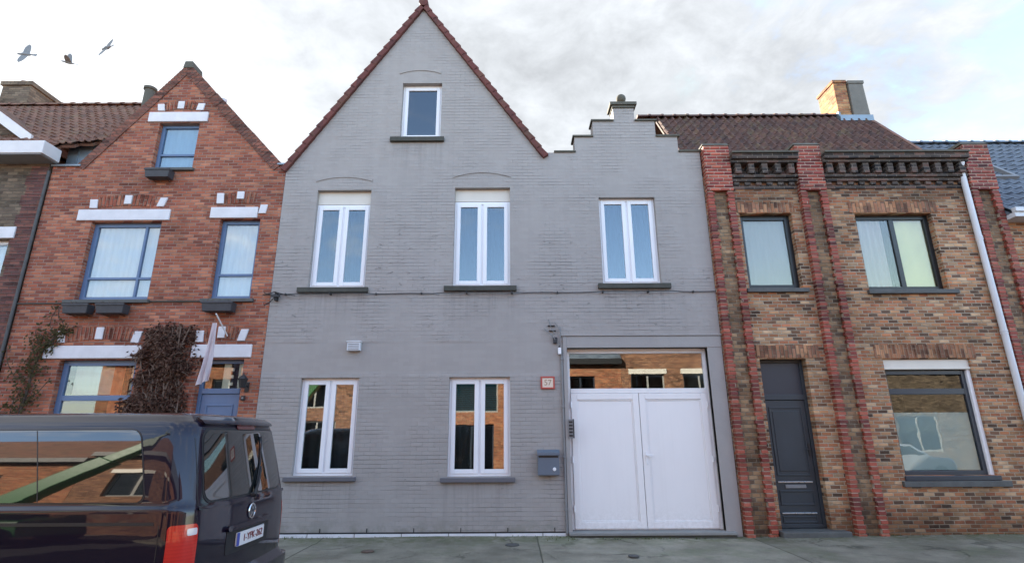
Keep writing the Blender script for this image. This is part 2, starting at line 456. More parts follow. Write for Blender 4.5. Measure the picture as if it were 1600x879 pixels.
M['plate_cream'] = plain_mat('plate_cream', (0.72, 0.60, 0.48), 0.5)
M['plate_mark'] = plain_mat('plate_mark', (0.36, 0.22, 0.14), 0.6)
M['glass'] = glass_mat('glass', 0.098, (0.78, 0.86, 0.90))
M['glass_clear'] = glass_mat('glass_clear', 0.09, (0.93, 0.95, 0.95))
M['glass_dark'] = glass_mat('glass_dark', 0.12, (0.35, 0.38, 0.40))
M['glass_warm'] = glass_mat('glass_warm', 0.075, (0.95, 0.95, 0.92), (0.95, 0.90, 0.82))
M['glass_trans'] = glass_mat('glass_trans', 0.15, (0.8, 0.85, 0.85))
M['glass_frost'] = glass_mat('glass_frost', 0.085, (0.85, 0.9, 0.9), wav=0.001, wscale=3)
M['curtain_white'] = cloth_mat('curtain_white', (0.78, 0.80, 0.80))
M['curtain_grey'] = cloth_mat('curtain_grey', (0.05, 0.058, 0.065), 0.3, (2, 1, 0.3))
M['curtain_pale'] = cloth_mat('curtain_pale', (0.30, 0.31, 0.30), 0.2, (1, 1, 1))
M['curtain_dim'] = cloth_mat('curtain_dim', (0.115, 0.11, 0.105), 0.2, (9, 1, 0.5))
M['old_white'] = plain_mat('old_white', (0.30, 0.29, 0.27), 0.6, var=0.2)
M['curtain_yellow'] = cloth_mat('curtain_yellow', (0.76, 0.74, 0.36), 0.3, (2, 1, 1.5))
M['curtain_net'] = cloth_mat('curtain_net', (0.46, 0.42, 0.42), 0.3, (14, 1, 0.6))
M['blind_beige'] = cloth_mat('blind_beige', (0.50, 0.45, 0.34), 0.2, (0.5, 1, 14))
M['drape_orange'] = cloth_mat('drape_orange', (0.75, 0.28, 0.13), 0.3)
M['drape_cream'] = cloth_mat('drape_cream', (0.80, 0.74, 0.55), 0.3)
M['frost_film'] = cloth_mat('frost_film', (0.66, 0.70, 0.66), 0.3, (1, 1, 1))
M['red_tile'] = tile_mat('red_tile', [(0.115, 0.038, 0.034), (0.145, 0.048, 0.040), (0.09, 0.034, 0.032)], lich=0.2)
M['brown_tile'] = tile_mat('brown_tile', [(0.085, 0.048, 0.042), (0.12, 0.062, 0.05), (0.065, 0.042, 0.04), (0.15, 0.075, 0.055)], lich=0.35)
M['old_tile'] = tile_mat('old_tile', [(0.16, 0.08, 0.055), (0.22, 0.11, 0.075), (0.12, 0.065, 0.05)], lich=0.3)
M['blue_tile'] = tile_mat('blue_tile', [(0.105, 0.125, 0.155), (0.135, 0.16, 0.19), (0.085, 0.105, 0.135)], lichen=(0.2, 0.22, 0.24), lich=0.2, rough=0.4)
M['cap_stone'] = plain_mat('cap_stone', (0.10, 0.095, 0.075), 0.85, var=0.45, scale=5, bump=0.5)
M['stack_render'] = plain_mat('stack_render', (0.16, 0.15, 0.13), 0.85, var=0.3, scale=3, bump=0.4)
M['stack_brick'] = brick_mat('stack_brick', [(0.42, 0.20, 0.09), (0.36, 0.15, 0.075), (0.48, 0.27, 0.13), (0.28, 0.12, 0.07)], (0.36, 0.26, 0.16))
M['cable'] = plain_mat('cable', (0.03, 0.03, 0.032), 0.6)
M['conduit'] = plain_mat('conduit', (0.20, 0.20, 0.205), 0.5, var=0.25)
M['bird'] = plain_mat('bird', (0.20, 0.20, 0.20), 0.8, var=0.3, scale=14)
M['bark'] = plain_mat('bark', (0.075, 0.055, 0.042), 0.9, var=0.4, scale=10)
M['twig'] = plain_mat('twig', (0.17, 0.115, 0.085), 0.9, var=0.4, scale=10)
M['pink_cloth'] = cloth_mat('pink_cloth', (0.76, 0.68, 0.70), 0.35, (10, 3, 3))
M['rust_iron'] = plain_mat('rust_iron', (0.125, 0.088, 0.07), 0.8, 0.3, var=0.4, scale=9)
M['dark_iron'] = plain_mat('dark_iron', (0.095, 0.096, 0.095), 0.7, 0.4, var=0.4, scale=9)
M['planter'] = plain_mat('planter', (0.042, 0.043, 0.050), 0.6, var=0.45, scale=9)
M['soil'] = plain_mat('soil', (0.05, 0.04, 0.03), 0.95)
M['teal'] = plain_mat('teal', (0.06, 0.22, 0.30), 0.45, var=0.2)
M['lift_green'] = plain_mat('lift_green', (0.012, 0.105, 0.020), 0.45, coat=0.3)
M['silver_paint'] = plain_mat('silver_paint', (0.50, 0.51, 0.52), 0.3, 0.5, coat=0.8, var=0.03)


def van_paint():
    mt, g, out = new_mat('van_paint')
    co = objco(g)
    n = g.noise(co, 260, 2)
    c = g.mix(g.m('MULTIPLY', n, 0.5), (0.006, 0.004, 0.011), (0.018, 0.011, 0.032))
    dust = g.mapr(g.noise(co, 5.0, 5, 0.7), 0.45, 0.8)
    b = principled(g, out, c, g.m('ADD', 0.30, g.m('MULTIPLY', dust, 0.12)), 0.0, 0.1, 1.0)
    b.inputs['Coat IOR'].default_value = 1.5
    b.inputs['Coat Roughness'].default_value = 0.02
    bp = g.n('ShaderNodeBump'); bp.inputs['Distance'].default_value = 0.003
    g.put(bp.inputs['Height'], g.noise(co, 2.2, 2, 0.4))
    g.nt.links.new(bp.outputs[0], b.inputs['Coat Normal'])
    return mt


def privacy_glass():
    mt, g, out = new_mat('privacy_glass')
    co = objco(g)
    b = principled(g, out, (0.006, 0.008, 0.009), 0.04, 0.0, 0.5, 1.0)
    b.inputs['IOR'].default_value = 1.5
    b.inputs['Coat IOR'].default_value = 1.8
    b.inputs['Coat Roughness'].default_value = 0.0
    bp = g.n('ShaderNodeBump'); bp.inputs['Distance'].default_value = 0.0012
    g.put(bp.inputs['Height'], g.noise(co, 1.4, 2, 0.4))
    g.nt.links.new(bp.outputs[0], b.inputs['Coat Normal'])
    return mt


def lamp_red():
    mt, g, out = new_mat('lamp_red')
    co = objco(g)
    x, y, z = g.sep(co)
    rib = g.m('FRACT', g.m('MULTIPLY', z, 40.0))
    c = g.mix(g.m('MULTIPLY', rib, 0.35), (0.62, 0.03, 0.02), (0.36, 0.015, 0.012))
    b = principled(g, out, c, 0.2, 0.0, 0.5, 1.0)
    return mt


M['van_paint'] = van_paint()
M['privacy_glass'] = privacy_glass()
M['lamp_red'] = lamp_red()
M['lamp_dim'] = plain_mat('lamp_dim', (0.10, 0.012, 0.012), 0.25, coat=0.6)
M['lamp_clear'] = plain_mat('lamp_clear', (0.7, 0.66, 0.66), 0.15, coat=1.0)
M['rear_plate'] = plain_mat('rear_plate', (0.74, 0.72, 0.72), 0.4)
M['plate_red'] = plain_mat('plate_red', (0.22, 0.05, 0.05), 0.5)
M['eu_blue'] = plain_mat('eu_blue', (0.06, 0.08, 0.36), 0.5)


def pavement_mat():
    mt, g, out = new_mat('pavement')
    co = objco(g)
    x, y, z = g.sep(co)
    base = g.ramp(g.noise(co, 1.1, 6, 0.65), [(0.30, (0.135, 0.124, 0.096)), (0.50, (0.225, 0.207, 0.163)), (0.72, (0.32, 0.295, 0.236))])
    fine = g.noise(co, 55, 4, 0.7)
    grit = g.noise(co, 160, 2, 0.7)
    base = g.scale(base, g.m('MULTIPLY', g.m('ADD', 0.6, g.m('MULTIPLY', fine, 0.8)), g.m('ADD', 0.8, g.m('MULTIPLY', grit, 0.4))))
    streak = g.noise(g.vm('MULTIPLY', co, (0.5, 3.4, 1)), 1.0, 5, 0.7)
    base = g.scale(base, g.m('ADD', 0.75, g.m('MULTIPLY', streak, 0.5)))
    # moss creeping out from the foot of the wall and in the worn patches
    wallside = g.mapr(g.m('ADD', y, g.m('MULTIPLY', g.m('SUBTRACT', g.noise(co, 1.9, 4, 0.7), 0.5), 1.3)), -0.95, -0.05)
    mo = g.m('MULTIPLY', wallside, g.mapr(g.noise(co, 6.5, 5, 0.75), 0.35, 0.60))
    base = g.mix(g.m('MULTIPLY', mo, 0.75), base, (0.095, 0.105, 0.045))
    m2 = g.m('MULTIPLY', g.mapr(g.noise(g.vm('ADD', co, (7, 3, 0)), 0.9, 5, 0.7), 0.50, 0.66), 0.6)
    base = g.mix(m2, base, (0.155, 0.165, 0.105))
    dark = g.mapr(g.noise(g.vm('ADD', co, (1, 8, 0)), 2.4, 5, 0.75), 0.58, 0.70)
    base = g.mix(g.m('MULTIPLY', dark, 0.55), base, (0.11, 0.10, 0.085))
    # cracks
    vor = g.n('ShaderNodeTexVoronoi'); vor.feature = 'DISTANCE_TO_EDGE'; vor.inputs['Scale'].default_value = 0.55
    g.put(vor.inputs['Vector'], g.vm('ADD', co, g.scale(g.comb(g.noise(co, 2.0, 4), g.noise(co, 2.7, 4), 0.0), 0.9)))
    cr = g.m('SUBTRACT', 1.0, g.mapr(vor.outputs[0], 0.004, 0.018))
    cr = g.m('MULTIPLY', cr, g.mapr(g.noise(co, 0.8, 2), 0.42, 0.6))
    base = g.mix(g.m('MULTIPLY', cr, 0.55), base, (0.045, 0.045, 0.035))
    sx = g.m('DIVIDE', g.m('SUBTRACT', x, 0.42), 3.78)
    secid = g.white(g.comb(g.m('FLOOR', sx), 3.0, 1.0))
    base = g.scale(base, g.m('ADD', 0.86, g.m('MULTIPLY', secid, 0.26)))
    warm = g.m('MULTIPLY', g.m('GREATER_THAN', g.m('MODULO', g.m('FLOOR', g.m('ADD', sx, 10.0)), 2.0), 0.5), 0.0)
    fj = g.m('FRACT', sx)
    dj = g.m('MULTIPLY', g.m('MINIMUM', fj, g.m('SUBTRACT', 1.0, fj)), 3.78)
    dj = g.m('ADD', dj, g.m('MULTIPLY', g.m('SUBTRACT', g.noise(co, 6.0, 4, 0.7), 0.5), 0.02))
    jn = g.m('SUBTRACT', 1.0, g.mapr(dj, 0.006, 0.016))
    base = g.mix(g.m('MULTIPLY', jn, 0.75), base, (0.06, 0.06, 0.04))
    h = g.m('ADD', g.m('MULTIPLY', fine, 0.5), g.noise(co, 9, 4, 0.7))
    h = g.m('SUBTRACT', h, jn)
    h = g.m('SUBTRACT', h, g.m('MULTIPLY', cr, 0.8))
    principled(g, out, base, 0.9, spec=0.25, bump=h, bdist=0.015, bstr=0.8)
    return mt


M['pavement'] = pavement_mat()
M['asphalt'] = plain_mat('asphalt', (0.055, 0.055, 0.056), 0.85, var=0.3, scale=2, bump=0.5, bscale=60)
M['kerb_stone'] = plain_mat('kerb_stone', (0.22, 0.22, 0.21), 0.8, var=0.25, scale=5, bump=0.3)


def leaf_mat(name, cols):
    mt, g, out = new_mat(name)
    co = objco(g)
    r = g.white(g.vm('FLOOR', g.vm('MULTIPLY', co, (28, 28, 28))))
    c = g.ramp(r, [(i / (len(cols) - 1), k) for i, k in enumerate(cols)])
    db = g.n('ShaderNodeBsdfDiffuse'); g.put(db.inputs[0], c)
    tl = g.n('ShaderNodeBsdfTranslucent'); g.put(tl.inputs[0], c)
    ms = g.n('ShaderNodeMixShader'); ms.inputs[0].default_value = 0.3
    g.nt.links.new(db.outputs[0], ms.inputs[1]); g.nt.links.new(tl.outputs[0], ms.inputs[2])
    g.nt.links.new(ms.outputs[0], out.inputs[0])
    return mt


M['dry_leaf'] = leaf_mat('dry_leaf', [(0.030, 0.016, 0.014), (0.090, 0.048, 0.036), (0.20, 0.125, 0.092), (0.045, 0.026, 0.021), (0.12, 0.066, 0.050)])
M['vine_leaf'] = leaf_mat('vine_leaf', [(0.055, 0.055, 0.025), (0.08, 0.07, 0.035), (0.10, 0.075, 0.045)])
M['weed'] = leaf_mat('weed', [(0.055, 0.085, 0.025), (0.09, 0.11, 0.04), (0.12, 0.12, 0.06)])


# ------------------------------------------------------------------ mesh builder
class MB:
    def __init__(self):
        self.v = []
        self.f = []

    def add(self, vs, fs):
        o = len(self.v)
        self.v += [tuple(p) for p in vs]
        self.f += [tuple(i + o for i in q) for q in fs]
        return self

    def box(self, x0, x1, y0, y1, z0, z1):
        vs = [(x, y, z) for z in (z0, z1) for y in (y0, y1) for x in (x0, x1)]
        return self.add(vs, [(0, 2, 3, 1), (4, 5, 7, 6), (0, 1, 5, 4), (2, 6, 7, 3), (0, 4, 6, 2), (1, 3, 7, 5)])

    def prism(self, poly, y0, y1):
        """poly = (x,z) points, anticlockwise seen from -Y"""
        n = len(poly)
        vs = [(x, y0, z) for x, z in poly] + [(x, y1, z) for x, z in poly]
        fs = [tuple(range(n)), tuple(range(2 * n - 1, n - 1, -1))]
        fs += [(i, i + n, (i + 1) % n + n, (i + 1) % n) for i in range(n)]
        return self.add(vs, fs)

    def hexa(self, a, b):
        """two quads (4 points each, same winding) joined"""
        vs = list(a) + list(b)
        fs = [(3, 2, 1, 0), (4, 5, 6, 7)] + [(i, (i + 1) % 4, (i + 1) % 4 + 4, i + 4) for i in range(4)]
        return self.add(vs, fs)

    def tube(self, path, r, n=8, cap=True):
        pts = [Vector(p) for p in path]
        rs = r if isinstance(r, (list, tuple)) else [r] * len(pts)
        rings = []
        for i, p in enumerate(pts):
            t = (pts[min(i + 1, len(pts) - 1)] - pts[max(i - 1, 0)]).normalized()
            a = Vector((0, 0, 1)) if abs(t.z) < 0.9 else Vector((1, 0, 0))
            e1 = t.cross(a).normalized(); e2 = t.cross(e1).normalized()
            rings.append([p + rs[i] * (math.cos(2 * math.pi * k / n) * e1 + math.sin(2 * math.pi * k / n) * e2) for k in range(n)])
        vs = [q for rg in rings for q in rg]
        fs = []
        for i in range(len(pts) - 1):
            for k in range(n):
                fs.append((i * n + k, i * n + (k + 1) % n, (i + 1) * n + (k + 1) % n, (i + 1) * n + k))
        if cap:
            fs.append(tuple(range(n - 1, -1, -1)))
            fs.append(tuple((len(pts) - 1) * n + k for k in range(n)))
        return self.add(vs, fs)

    def lathe(self, prof, c, n=20, axis='z'):
        """prof = (radius, offset along axis)"""
        vs = []
        for r, h in prof:
            for k in range(n):
                a = 2 * math.pi * k / n
                if axis == 'z':
                    vs.append((c[0] + r * math.cos(a), c[1] + r * math.sin(a), c[2] + h))
                elif axis == 'y':
                    vs.append((c[0] + r * math.cos(a), c[1] + h, c[2] + r * math.sin(a)))
                else:
                    vs.append((c[0] + h, c[1] + r * math.cos(a), c[2] + r * math.sin(a)))
        fs = []
        m = len(prof)
        for i in range(m - 1):
            for k in range(n):
                fs.append((i * n + k, i * n + (k + 1) % n, (i + 1) * n + (k + 1) % n, (i + 1) * n + k))
        fs.append(tuple(range(n - 1, -1, -1))); fs.append(tuple((m - 1) * n + k for k in range(n)))
        return self.add(vs, fs)

    def build(self, name, mat, parent=None, bevel=0.0, smooth=None, fix=True, label=None):
        off = parent_world(parent)
        me = bpy.data.meshes.new(name)
        me.from_pydata([(p[0] - off[0], p[1] - off[1], p[2] - off[2]) for p in self.v], [], self.f)
        if fix:
            import bmesh
            bm = bmesh.new(); bm.from_mesh(me)
            bmesh.ops.recalc_face_normals(bm, faces=bm.faces)
            bm.to_mesh(me); bm.free()
        if smooth is not None:
            me.shade_smooth()
            me.set_sharp_from_angle(angle=R(smooth))
        me.materials.append(M[mat])
        o = bpy.data.objects.new(name, me)
        C.objects.link(o)
        if parent is not None:
            o.parent = parent
        if bevel:
            md = o.modifiers.new('bevel', 'BEVEL')
            md.width = bevel; md.segments = 2; md.limit_method = 'ANGLE'; md.angle_limit = R(40)
        if label:
            o['label'] = label
        return o


def parent_world(p):
    off = Vector((0, 0, 0))
    while p is not None:
        off += Vector(p.location)
        p = p.parent
    return off


def thing(name, label, cat, loc=(0, 0, 0), group=None):
    o = bpy.data.objects.new(name, None)
    o.empty_display_size = 0.3
    C.objects.link(o)
    o.location = loc
    o['label'] = label; o['category'] = cat
    if group:
        o['group'] = group
    return o


def tag(o, label, cat, group=None):
    o['label'] = label; o['category'] = cat
    if group:
        o['group'] = group
    return o


def struct(o):
    o['kind'] = 'structure'
    return o


def box(name, mat, parent, x0, x1, y0, y1, z0, z1, bevel=0.0, label=None):
    return MB().box(x0, x1, y0, y1, z0, z1).build(name, mat, parent, bevel, label=label)


# facade with real openings: convex outline pieces cut by a common grid, openings skipped, extruded back
def clip(poly, axis, val, keep_less):
    out = []
    n = len(poly)
    for i in range(n):
        a, b = poly[i], poly[(i + 1) % n]
        da = (a[axis] - val) * (1 if keep_less else -1)
        db = (b[axis] - val) * (1 if keep_less else -1)
        if da <= 1e-9:
            out.append(a)
        if (da < -1e-9 and db > 1e-9) or (da > 1e-9 and db < -1e-9):
            t = da / (da - db)
            out.append((a[0] + t * (b[0] - a[0]), a[1] + t * (b[1] - a[1])))
    return out


def facade(name, mat, parent, polys, holes, y0, y1):
    xs, zs = set(), set()
    for p in polys:
        for x, z in p:
            xs.add(round(x, 5)); zs.add(round(z, 5))
    for a, b, c, d_ in holes:
        xs |= {a, b}; zs |= {c, d_}
    xs, zs = sorted(xs), sorted(zs)
    idx, pts, faces = {}, [], []

    def vid(p):
        k = (round(p[0], 4), round(p[1], 4))
        if k not in idx:
            idx[k] = len(pts); pts.append(k)
        return idx[k]
    for p in polys:
        for i in range(len(xs) - 1):
            pi = clip(clip(p, 0, xs[i], False), 0, xs[i + 1], True)
            if len(pi) < 3:
                continue
            for j in range(len(zs) - 1):
                cx_, cz_ = (xs[i] + xs[i + 1]) / 2, (zs[j] + zs[j + 1]) / 2
                if any(a < cx_ < b and c < cz_ < d_ for a, b, c, d_ in holes):
                    continue
                q = clip(clip(pi, 1, zs[j], False), 1, zs[j + 1], True)
                ids = []
                for v in q:
                    k = vid(v)
                    if k not in ids:
                        ids.append(k)
                if len(ids) >= 3:
                    ar = sum(pts[ids[t]][0] * pts[ids[(t + 1) % len(ids)]][1] - pts[ids[(t + 1) % len(ids)]][0] * pts[ids[t]][1] for t in range(len(ids)))
                    if abs(ar) > 1e-7:
                        faces.append(ids)
    edges = {}
    for f in faces:
        for t in range(len(f)):
            e = (f[t], f[(t + 1) % len(f)])
            edges[e] = edges.get(e, 0) + 1
    n = len(pts)
    mb = MB()
    fs = [tuple(f) for f in faces] + [tuple(i + n for i in reversed(f)) for f in faces]
    for (a, b) in edges:
        if (b, a) not in edges:
            fs.append((b, a, a + n, b + n))
    mb.add([(x, y0, z) for x, z in pts] + [(x, y1, z) for x, z in pts], fs)
    return mb.build(name, mat, parent, fix=False)


def rect(x0, x1, z0, z1):
    return [(x0, z0), (x1, z0), (x1, z1), (x0, z1)]


def frame_bars(mb, x0, x1, z0, z1, t, y0, y1):
    mb.box(x0, x0 + t, y0, y1, z0, z1); mb.box(x1 - t, x1, y0, y1, z0, z1)
    mb.box(x0 + t, x1 - t, y0, y1, z0, z0 + t); mb.box(x0 + t, x1 - t, y0, y1, z1 - t, z1)


def curtain(parent, x0, x1, z0, z1, y, mat, wave=0.03, period=0.13, name='curtain'):
    n = max(4, int((x1 - x0) / period * 6))
    mb = MB()
    vs = []
    for i in range(n + 1):
        x = x0 + (x1 - x0) * i / n
        yy = y + wave * math.sin(2 * math.pi * x / period + 0.8 * math.sin(x * 9))
        vs += [(x, yy, z0), (x, yy, z1)]
    vs += [(a, b + 0.004, c) for a, b, c in vs]
    m = 2 * (n + 1)
    fs = []
    for i in range(n):
        fs.append((2 * i, 2 * i + 2, 2 * i + 3, 2 * i + 1))
        fs.append((m + 2 * i, m + 2 * i + 1, m + 2 * i + 3, m + 2 * i + 2))
    return mb.add(vs, fs).build(name, mat, parent, smooth=60, fix=False)


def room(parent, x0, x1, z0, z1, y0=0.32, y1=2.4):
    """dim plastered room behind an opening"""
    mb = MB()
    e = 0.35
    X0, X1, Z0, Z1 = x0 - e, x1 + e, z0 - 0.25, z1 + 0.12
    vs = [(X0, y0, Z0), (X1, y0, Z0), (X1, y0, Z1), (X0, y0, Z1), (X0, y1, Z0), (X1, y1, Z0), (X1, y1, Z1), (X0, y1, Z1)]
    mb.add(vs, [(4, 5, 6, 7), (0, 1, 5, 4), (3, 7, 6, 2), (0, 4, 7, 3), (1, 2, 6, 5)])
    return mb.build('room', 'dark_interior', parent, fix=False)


def upvc_window(house, x0, x1, z0, z1, roller=0.0, y=0.10, sill=None, sill_mat='mossy_stone', single=False,
                curt=None, glass='glass', label=None):
    """white plastic casement window with two sashes"""
    zt = z1 - roller
    mb = MB()
    frame_bars(mb, x0, x1, z0, zt, 0.058, y, y + 0.07)
    if not single:
        xm = (x0 + x1) / 2
        mb.box(xm - 0.035, xm + 0.035, y + 0.012, y + 0.07, z0 + 0.058, zt - 0.058)
    win = mb.build('window', 'upvc', house, bevel=0.004, label=label)
    spans = [(x0 + 0.058, x1 - 0.058)] if single else [(x0 + 0.058, xm - 0.035), (xm + 0.035, x1 - 0.058)]
    for a, b in spans:
        s = MB(); frame_bars(s, a - 0.012, b + 0.012, z0 + 0.046, zt - 0.046, 0.078, y - 0.016, y + 0.05)
        s.build('sash', 'upvc', win, bevel=0.006)
        t = 0.066
        box('pane', glass, win, a + t, b - t, y + 0.012, y + 0.018, z0 + 0.046 + 0.078, zt - 0.046 - 0.078)
    if roller:
        r = MB(); r.box(x0, x1, y + 0.005, y + 0.2, zt + 0.006, z1)
        r.box(x0, x1, y - 0.006, y + 0.005, zt + 0.006, zt + 0.03)
        r.build('roller_box', 'cream', win, bevel=0.004)
    if sill:
        sx0, sx1, sz0, sz1 = sill
        box('sill', sill_mat, win, sx0, sx1, -0.075, y + 0.03, sz0, sz1, bevel=0.008)
    if curt:
        for (a, b, m_) in curt:
            curtain(win, x0 + a * (x1 - x0), x0 + b * (x1 - x0), z0 + 0.05, zt - 0.02, y + 0.22, m_, 0.014, 0.16)
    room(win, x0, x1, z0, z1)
    return win


def lattice_window(house, x0, x1, z0, z1, mat, y=0.11, t=0.065, mull=(), trans=(), glass='glass_clear', curt=None,
                   sill=None, sill_mat='bluestone', bar=0.05, with_room=True, label=None):
    mb = MB()
    frame_bars(mb, x0, x1, z0, z1, t, y, y + 0.07)
    for m_ in mull:
        mb.box(m_ - bar / 2, m_ + bar / 2, y + 0.004, y + 0.066, z0 + t, z1 - t)
    for tz in trans:
        xs_ = [x0 + t] + [q for m_ in mull for q in (m_ - bar / 2, m_ + bar / 2)] + [x1 - t]
        for k in range(0, len(xs_), 2):
            mb.box(xs_[k], xs_[k + 1], y + 0.002, y + 0.068, tz - bar / 2, tz + bar / 2)
    win = mb.build('window', mat, house, bevel=0.005, label=label)
    box('pane', glass, win, x0 + t - 0.01, x1 - t + 0.01, y + 0.03, y + 0.036, z0 + t - 0.01, z1 - t + 0.01)
    if sill:
        sx0, sx1, sz0, sz1 = sill
        box('sill', sill_mat, win, sx0, sx1, -0.07, y + 0.02, sz0, sz1, bevel=0.008)
    for c in (curt or []):
        a, b, za, zb, m_ = c[:5]
        kw = c[5] if len(c) > 5 else {}
        curtain(win, a, b, za, zb, y + c[6] if len(c) > 6 else y + 0.16, m_, **kw)
    if with_room:
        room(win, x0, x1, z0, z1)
    return win


def pantiles(name, mat, parent, x0, x1, p0, p1, cw=0.21, ch=0.30, amp=0.028, step=0.028, skew=None, label=None):
    """tile slope from eave (y,z)=p0 to ridge p1; every course is a wavy strip lapping the one below"""
    dy, dz = p1[0] - p0[0], p1[1] - p0[1]
    L = math.hypot(dy, dz)
    uy, uz = dy / L, dz / L
    ny, nz = -uz, uy
    rows = max(1, int(round(L / ch)))
    per = 8
    n = max(1, int(round((x1 - x0) / cw))) * per
    mb = MB()
    for r in range(rows):
        a, b = r * L / rows - 0.03, (r + 1) * L / rows
        vs = []
        for i in range(n + 1):
            x = x0 + (x1 - x0) * i / n
            ph = (i % per) / per
            # S-shaped pantile: round roll, flat pan
            hh = amp * (math.sin(math.pi * ph / 0.42) if ph < 0.42 else -0.4 * math.sin(math.pi * (ph - 0.42) / 0.58))
            jit = random.uniform(-0.003, 0.003)
            for (s, lift) in ((a, step), (b, 0.0)):
                vs.append((x, p0[0] + uy * s + ny * (hh + lift + jit), p0[1] + uz * s + nz * (hh + lift + jit)))
            vs.append((x, p0[0] + uy * a + ny * (hh + step * .3), p0[1] + uz * a + nz * (hh + step * .3)))
        fs = []
        for i in range(n):
            j = 3 * i
            fs.append((j, j + 3, j + 4, j + 1))
            fs.append((j + 2, j + 5, j + 3, j))
        mb.add(vs, fs)
    # boarding below the tiles
    o = 0.05
    mb.hexa([(x0, p0[0] - ny * o, p0[1] - nz * o), (x1, p0[0] - ny * o, p0[1] - nz * o), (x1, p1[0] - ny * o, p1[1] - nz * o), (x0, p1[0] - ny * o, p1[1] - nz * o)],
            [(x0, p0[0] - ny * 0.1, p0[1] - nz * 0.1), (x1, p0[0] - ny * 0.1, p0[1] - nz * 0.1), (x1, p1[0] - ny * 0.1, p1[1] - nz * 0.1), (x0, p1[0] - ny * 0.1, p1[1] - nz * 0.1)])
    return mb.build(name, mat, parent, smooth=40, fix=False, label=label)


def ridge(parent, mat, x0, x1, y, z, seg=0.36, r=0.10):
    mb = MB()
    x = x0
    while x < x1:
        e = min(x + seg, x1)
        for (a, b, rr) in ((x, e - 0.04, r), (e - 0.06, e + 0.015, r * 1.16)):
            vs = []
            for xx in (a, b):
                for k in range(9):
                    t = math.pi * k / 8
                    vs.append((xx, y + rr * 1.25 * math.cos(t), z - 0.02 + rr * math.sin(t) + 0.004 * math.sin(x * 7)))
            fs = [(k, k + 1, k + 10, k + 9) for k in range(8)] + [tuple(range(8, -1, -1)), tuple(range(9, 18))]
            mb.add(vs, fs)
        x += seg
    return mb.build('ridge_tiles', mat, parent, smooth=40)


def text_mesh(name, body, size, mat, parent, loc, rot, extrude=0.0015, align='CENTER'):
    cu = bpy.data.curves.new(name, 'FONT')
    cu.body = body; cu.size = size; cu.extrude = extrude
    cu.align_x = align; cu.align_y = 'CENTER'
    tmp = bpy.data.objects.new(name + '_src', cu)
    C.objects.link(tmp)
    dg = bpy.context.evaluated_depsgraph_get()
    me = bpy.data.meshes.new_from_object(tmp.evaluated_get(dg))
    bpy.data.objects.remove(tmp)
    mw = Matrix.Translation(Vector(loc) - parent_world(parent)) @ rot.to_4x4()
    me.transform(mw)
    me.materials.clear(); me.materials.append(M[mat])
    o = bpy.data.objects.new(name, me)
    C.objects.link(o)
    o.parent = parent
    return o


# ================================================================== SETTING
gm = MB()
gm.add([(-600, -600, -0.14), (600, -600, -0.14), (600, 600, -0.14), (-600, 600, -0.14)], [(0, 1, 2, 3)])
struct(gm.build('ground', 'asphalt', fix=False))
pv = MB()
nx, ny_ = 120, 16
vs = []
for j in range(ny_ + 1):
    for i in range(nx + 1):
        x = -40 + 80 * i / nx; y = -3.45 + 3.75 * j / ny_
        vs.append((x, y, -0.045 + 0.012 * math.sin(x * 1.3 + y) * math.sin(y * 2.1 + 0.5 * x) + 0.006 * random.random() + (0.02 if y > -0.4 and x < 1 else 0)))
pv.add(vs, [(j * (nx + 1) + i, j * (nx + 1) + i + 1, (j + 1) * (nx + 1) + i + 1, (j + 1) * (nx + 1) + i) for j in range(ny_) for i in range(nx)])
struct(pv.build('pavement', 'pavement', smooth=60, fix=False))
kb = MB()
x = -40.0
while x < 40:
    kb.box(x, x + 0.99, -3.62, -3.45, -0.2, -0.035); x += 1.0
struct(kb.build('kerb', 'kerb_stone', bevel=0.012))
struct(MB().box(-40, 40, -17.5, -13.2, -0.2, -0.03).build('opposite_pavement', 'pavement'))

# ================================================================== GREY PAINTED HOUSE
gh = thing('painted_house', 'grey painted brick house with a tall gable, a stepped gable and a white garage door', 'house', (-0.4, 0, 0))
win_holes = {
    'attic': (-2.45, -1.56, 7.985, 9.38), 'ul': (-4.13, -2.985, 4.595, 6.735), 'uc': (-1.205, -0.035, 4.61, 6.775),
    'ur': (1.845, 3.03, 4.645, 6.535), 'll': (-4.07, -2.95, 1.0, 2.78), 'lc': (-1.215, -0.045, 0.975, 2.78), 'garage': (1.06, 3.80, -0.3, 3.33)}
X0, X1 = -4.855, 4.095
polys = [rect(X0, X1, -0.3, 7.25),
         [(X0, 7.25), (0.905, 7.25), (0.685, 7.57), (-2.06, 11.47)],
         [(0.905, 7.25), (X1, 7.25), (X1, 7.60), (0.685, 7.60), (0.685, 7.57)],
         rect(1.385, 3.64, 7.60, 7.975), rect(1.80, 3.175, 7.975, 8.365), rect(2.27, 2.735, 8.365, 8.76)]
facade('wall', 'grey_paint', gh, polys, list(win_holes.values()), 0.0, 0.3)
sh = MB()
sh.box(X0, X0 + 0.28, 0.3, 8.7, -0.3, 7.2); sh.box(X1 - 0.28, X1, 0.3, 8.7, -0.3, 7.3); sh.box(X0, X1, 8.7, 9.0, -0.3, 7.2)
sh.build('side_wall', 'grey_render', gh)
